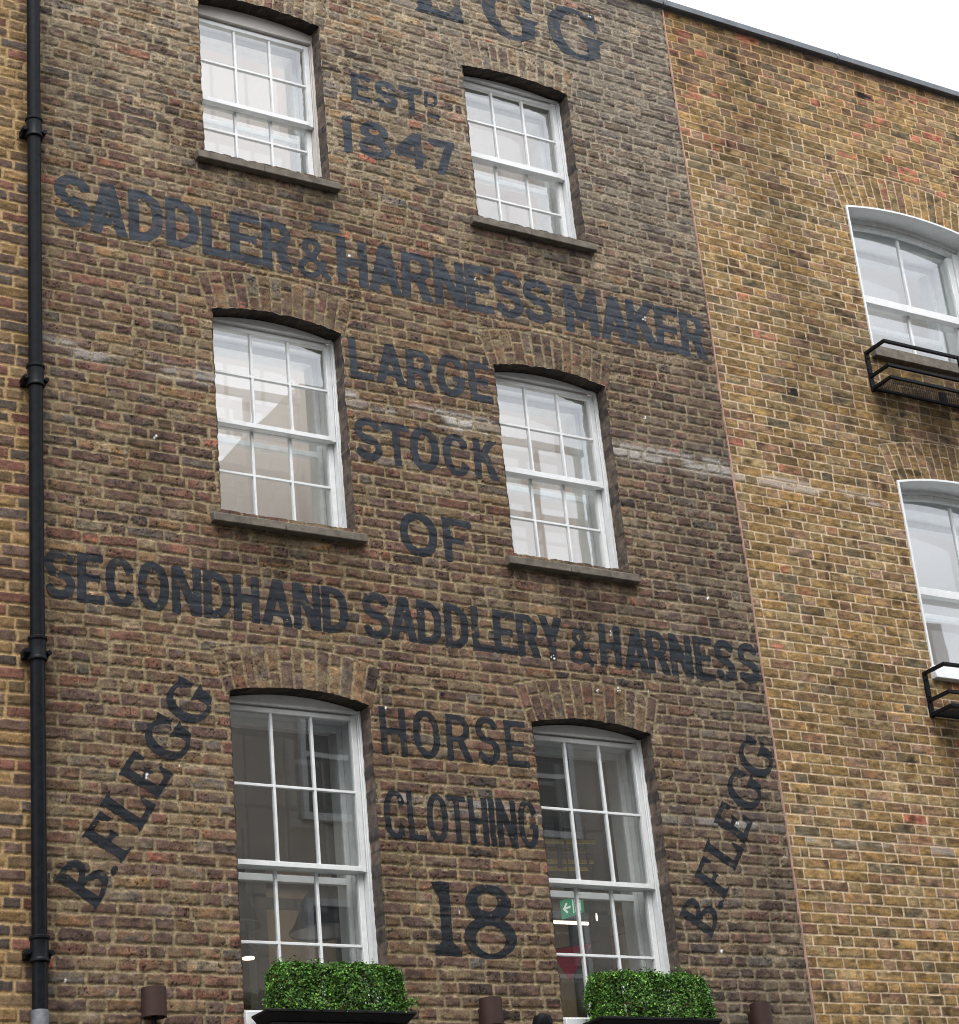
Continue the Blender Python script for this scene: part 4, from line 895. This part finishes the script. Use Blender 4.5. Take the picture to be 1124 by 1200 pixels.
def exit_sign():
    a, b = Vector((8.687, 2.20, 0)), Vector((8.726, 1.967, 0)); d = (b-a).normalized(); nrm = Vector((d.y, -d.x, 0))
    if nrm.x > 0: nrm = -nrm
    g = empty('exit_sign', (8.70, 2.08, 5.36), 'green exit sign with white arrow seen through the lower right window', 'exit sign')
    L_ = (b-a).length; z0, H_ = 5.222, .136
    def P(u, v, o): q = a+d*(u*L_)+nrm*o; return (q.x, q.y, z0+v*H_)
    def plate(pts, o, th, mt, nm):
        s = MB(); f = [s.bm.verts.new(P(u, v, o)) for u, v in pts]; k = [s.bm.verts.new(P(u, v, o-th)) for u, v in pts]; n_ = len(pts)
        s.bm.faces.new(f); s.bm.faces.new(k[::-1])
        for i in range(n_): s.bm.faces.new([f[i], k[i], k[(i+1) % n_], f[(i+1) % n_]])
        s.build(nm, mt, g)
    plate([(0, 0), (1, 0), (1, 1), (0, 1)], 0, .012, M_SIGN, 'panel')
    plate([(.10, .50), (.28, .80), (.34, .72), (.24, .56), (.46, .56), (.46, .44), (.24, .44), (.34, .28), (.28, .20)], .002, .0015, M_SIGNW, 'arrow')
    plate([(.56, .10), (.60, .10), (.60, .92), (.56, .92)], .002, .0015, M_SIGNW, 'divider')
    plate([(.66, .12), (.92, .12), (.92, .88), (.66, .88)], .002, .0015, M_SIGNW, 'door_symbol')
    plate([(.70, .14), (.76, .34), (.74, .56), (.68, .50), (.67, .58), (.76, .68), (.84, .60), (.90, .62), (.90, .54), (.83, .50), (.82, .34), (.90, .20), (.86, .14), (.79, .30), (.74, .14)], .004, .0015, M_SIGN, 'running_figure')
    MB().bar(P(.5, 1, -.006), (P(.5, 1, -.006)[0], P(.5, 1, -.006)[1], 6.0), .008).build('hanger', M_DARK, g)
exit_sign()
M_STRIP = emit('strip_glow', (1, .84, .68), 1.8); M_SPOT = emit('spot_glow', (1, .86, .70), 1.6); M_RED = mat('red_cloth', (.45, .016, .04), .8); M_BRASS = mat('brass', (.55, .43, .12), .45, noise=.25, nscale=12)
g = empty('strip_light', (8.9, 2.4, 5.26), 'glowing strip light below the exit sign in the lower right window', 'strip light')
s = MB(); s.lathe([(.013, -.17), (.013, .17)], (8.885, 2.4, 5.255), axis='x', seg=14); s.build('tube', M_STRIP, g)
s = MB(); s.box(8.70, 9.07, 2.385, 2.415, 5.27, 5.29); s.bar((8.75, 2.4, 5.285), (8.75, 2.4, 6.0), .006); s.bar((9.02, 2.4, 5.285), (9.02, 2.4, 6.0), .006); s.build('housing', M_DARK, g)
g = empty('bunting_flag', (8.42, 1.7, 4.85), 'dark red bunting flag hanging inside the lower right window', 'flag')
s = MB(); pts = [(8.30, 1.84, 4.89), (8.515, 1.595, 4.894), (8.375, 1.72, 4.655)]
f = [s.bm.verts.new(p) for p in pts]; k = [s.bm.verts.new((p[0]+.003, p[1]+.003, p[2])) for p in pts]; s.bm.faces.new(f); s.bm.faces.new(k[::-1])
for i in range(3): s.bm.faces.new([f[i], k[i], k[(i+1) % 3], f[(i+1) % 3]])
s.build('cloth', M_RED, g)
s = MB(); s.bar((7.9, 2.30, 4.93), (8.30, 1.84, 4.892), .006); s.bar((8.30, 1.84, 4.892), (8.515, 1.595, 4.896), .006); s.bar((8.515, 1.595, 4.896), (8.9, 1.15, 4.97), .006); s.build('string', M_DARK, g)
g = empty('brass_rail_lamp', (8.85, 2.2, 5.75), 'yellow brass rails hanging inside the lower right window', 'lamp')
for zz_, dy in ((5.815, 0), (5.775, .1), (5.675, .05), (5.64, .12)):
    MB().bar((8.52, 2.2+dy, zz_-.01), (9.06, 2.2+dy, zz_+.015), .022, .026).build('rail', M_BRASS, g)
MB().bar((8.75, 2.23, 5.62), (8.75, 2.23, 6.0), .03).build('rod', M_DARK, g); MB().bar((9.0, 2.23, 5.62), (9.0, 2.23, 6.0), .012).build('rod', M_DARK, g)
g = empty('spot_lamp', (6.52, 3.0, 5.06), 'small glowing round spot lamp low in the lower left window', 'lamp')
s = MB(); s.lathe([(.045, 0), (.045, .012)], (6.52, 3.0, 5.045), seg=20); s.build('lens', M_SPOT, g)
s = MB(); s.lathe([(.05, .013), (.05, .06), (.02, .08)], (6.52, 3.0, 5.045), seg=20); s.bar((6.52, 3, 5.12), (6.52, 3, 6.0), .01); s.build('lamp_body', M_DARK, g)
def bulb(x, y, z, label):
    g = empty('bulb_lamp', (x, y, z), label, 'lamp')
    s = MB(); s.lathe([(.002, -.026), (.007, -.018), (.009, 0), (.007, .02), (.005, .035)], (x, y, z), seg=12); s.build('bulb', M_SPOT, g)
    MB().bar((x, y, z+.035), (x, y, z+.5), .006).build('cord', M_DARK, g)
bulb(6.62, 3.4, 5.36, 'tiny glowing bulb beside the dome lamp in the lower left window')
bulb(9.28, 2.6, 5.36, 'tiny glowing bulb right of the exit sign in the lower right window')


# ------------------------------------------------------------------ street and the houses opposite (seen in reflections)
def structure(name, s, mt):
    o = s.build(name, mt); o['kind'] = 'structure'; return o
structure('ground', MB().box(-150, 150, -150, 150, -.2, -.12), M_ASPH)
structure('road', MB().box(-150, 150, -9.2, -2.2, -.119, -.1), M_ASPH)
structure('pavement', MB().box(-150, 150, -2.2, -.02, -.118, 0.0), M_PAVE)
op = empty('terrace_house', (6, -15, 0), 'rendered terrace house across the street behind the camera', 'building')
s = MB(); s.box(-12, 30, -24, -14.6, -.1, 12.6); s.build('wall', M_STUCCO, op)
for r_ in range(4):
    for k in range(12):
        xx = -10+k*3.3; zz0 = 1.0+r_*3.0
        s = MB(); ring(s, xx, xx+1.3, zz0, zz0+1.9, .09, .09, .1, .1, -14.62, -14.5); s.box(xx+.09, xx+1.21, -14.61, -14.53, zz0+.93, zz0+1.0); f = s.build('window', M_WHITE, op)
        s = MB(); s.quad([(xx+.05, -14.56, zz0+.05), (xx+1.25, -14.56, zz0+.05), (xx+1.25, -14.56, zz0+1.85), (xx+.05, -14.56, zz0+1.85)]); s.build('pane', M_FARGLASS, f)
s = MB(); s.box(-12.2, 30.2, -24, -14.4, 12.6, 12.9); s.build('cornice', M_STUCCO, op)
M_SLATE = mat('slate', (.06, .065, .075), .6, noise=.3, nscale=6)
s = MB(); s.frustum((-12, 30, -24, -14.7, 12.9), (-11, 29, -23, -15.6, 14.15)); s.build('mansard_roof', M_SLATE, op)
s = MB(); s.box(13.7, 16.4, -20, -15.0, 13.0, 17.2); s.build('reflection_block', M_STUCCO, op)  # invented block, shapes the reflection in the middle panes
for xa, xb2 in ((11.2, 13.69), (16.41, 18.9)):  # invented open grid, puts bars across the sky reflected in the panes
    s = MB(); nx_ = 3
    for k in range(nx_+1): xx = xa+(xb2-xa)*k/nx_; s.box(xx-.04, xx+.04, -15.2, -15.08, 13.0, 16.9)
    for zz_ in (14.4, 15.6, 16.85): s.box(xa-.05, xb2+.05, -15.075, -15.0, zz_-.06, zz_+.06)
    s.build('reflection_grid', M_STUCCO, op)
for xx in (20.5, 25.2, 28.0): s = MB(); s.box(xx, xx+1.1, -19, -17.5, 13.5, 16.0); s.build('chimney', M_STUCCO, op)
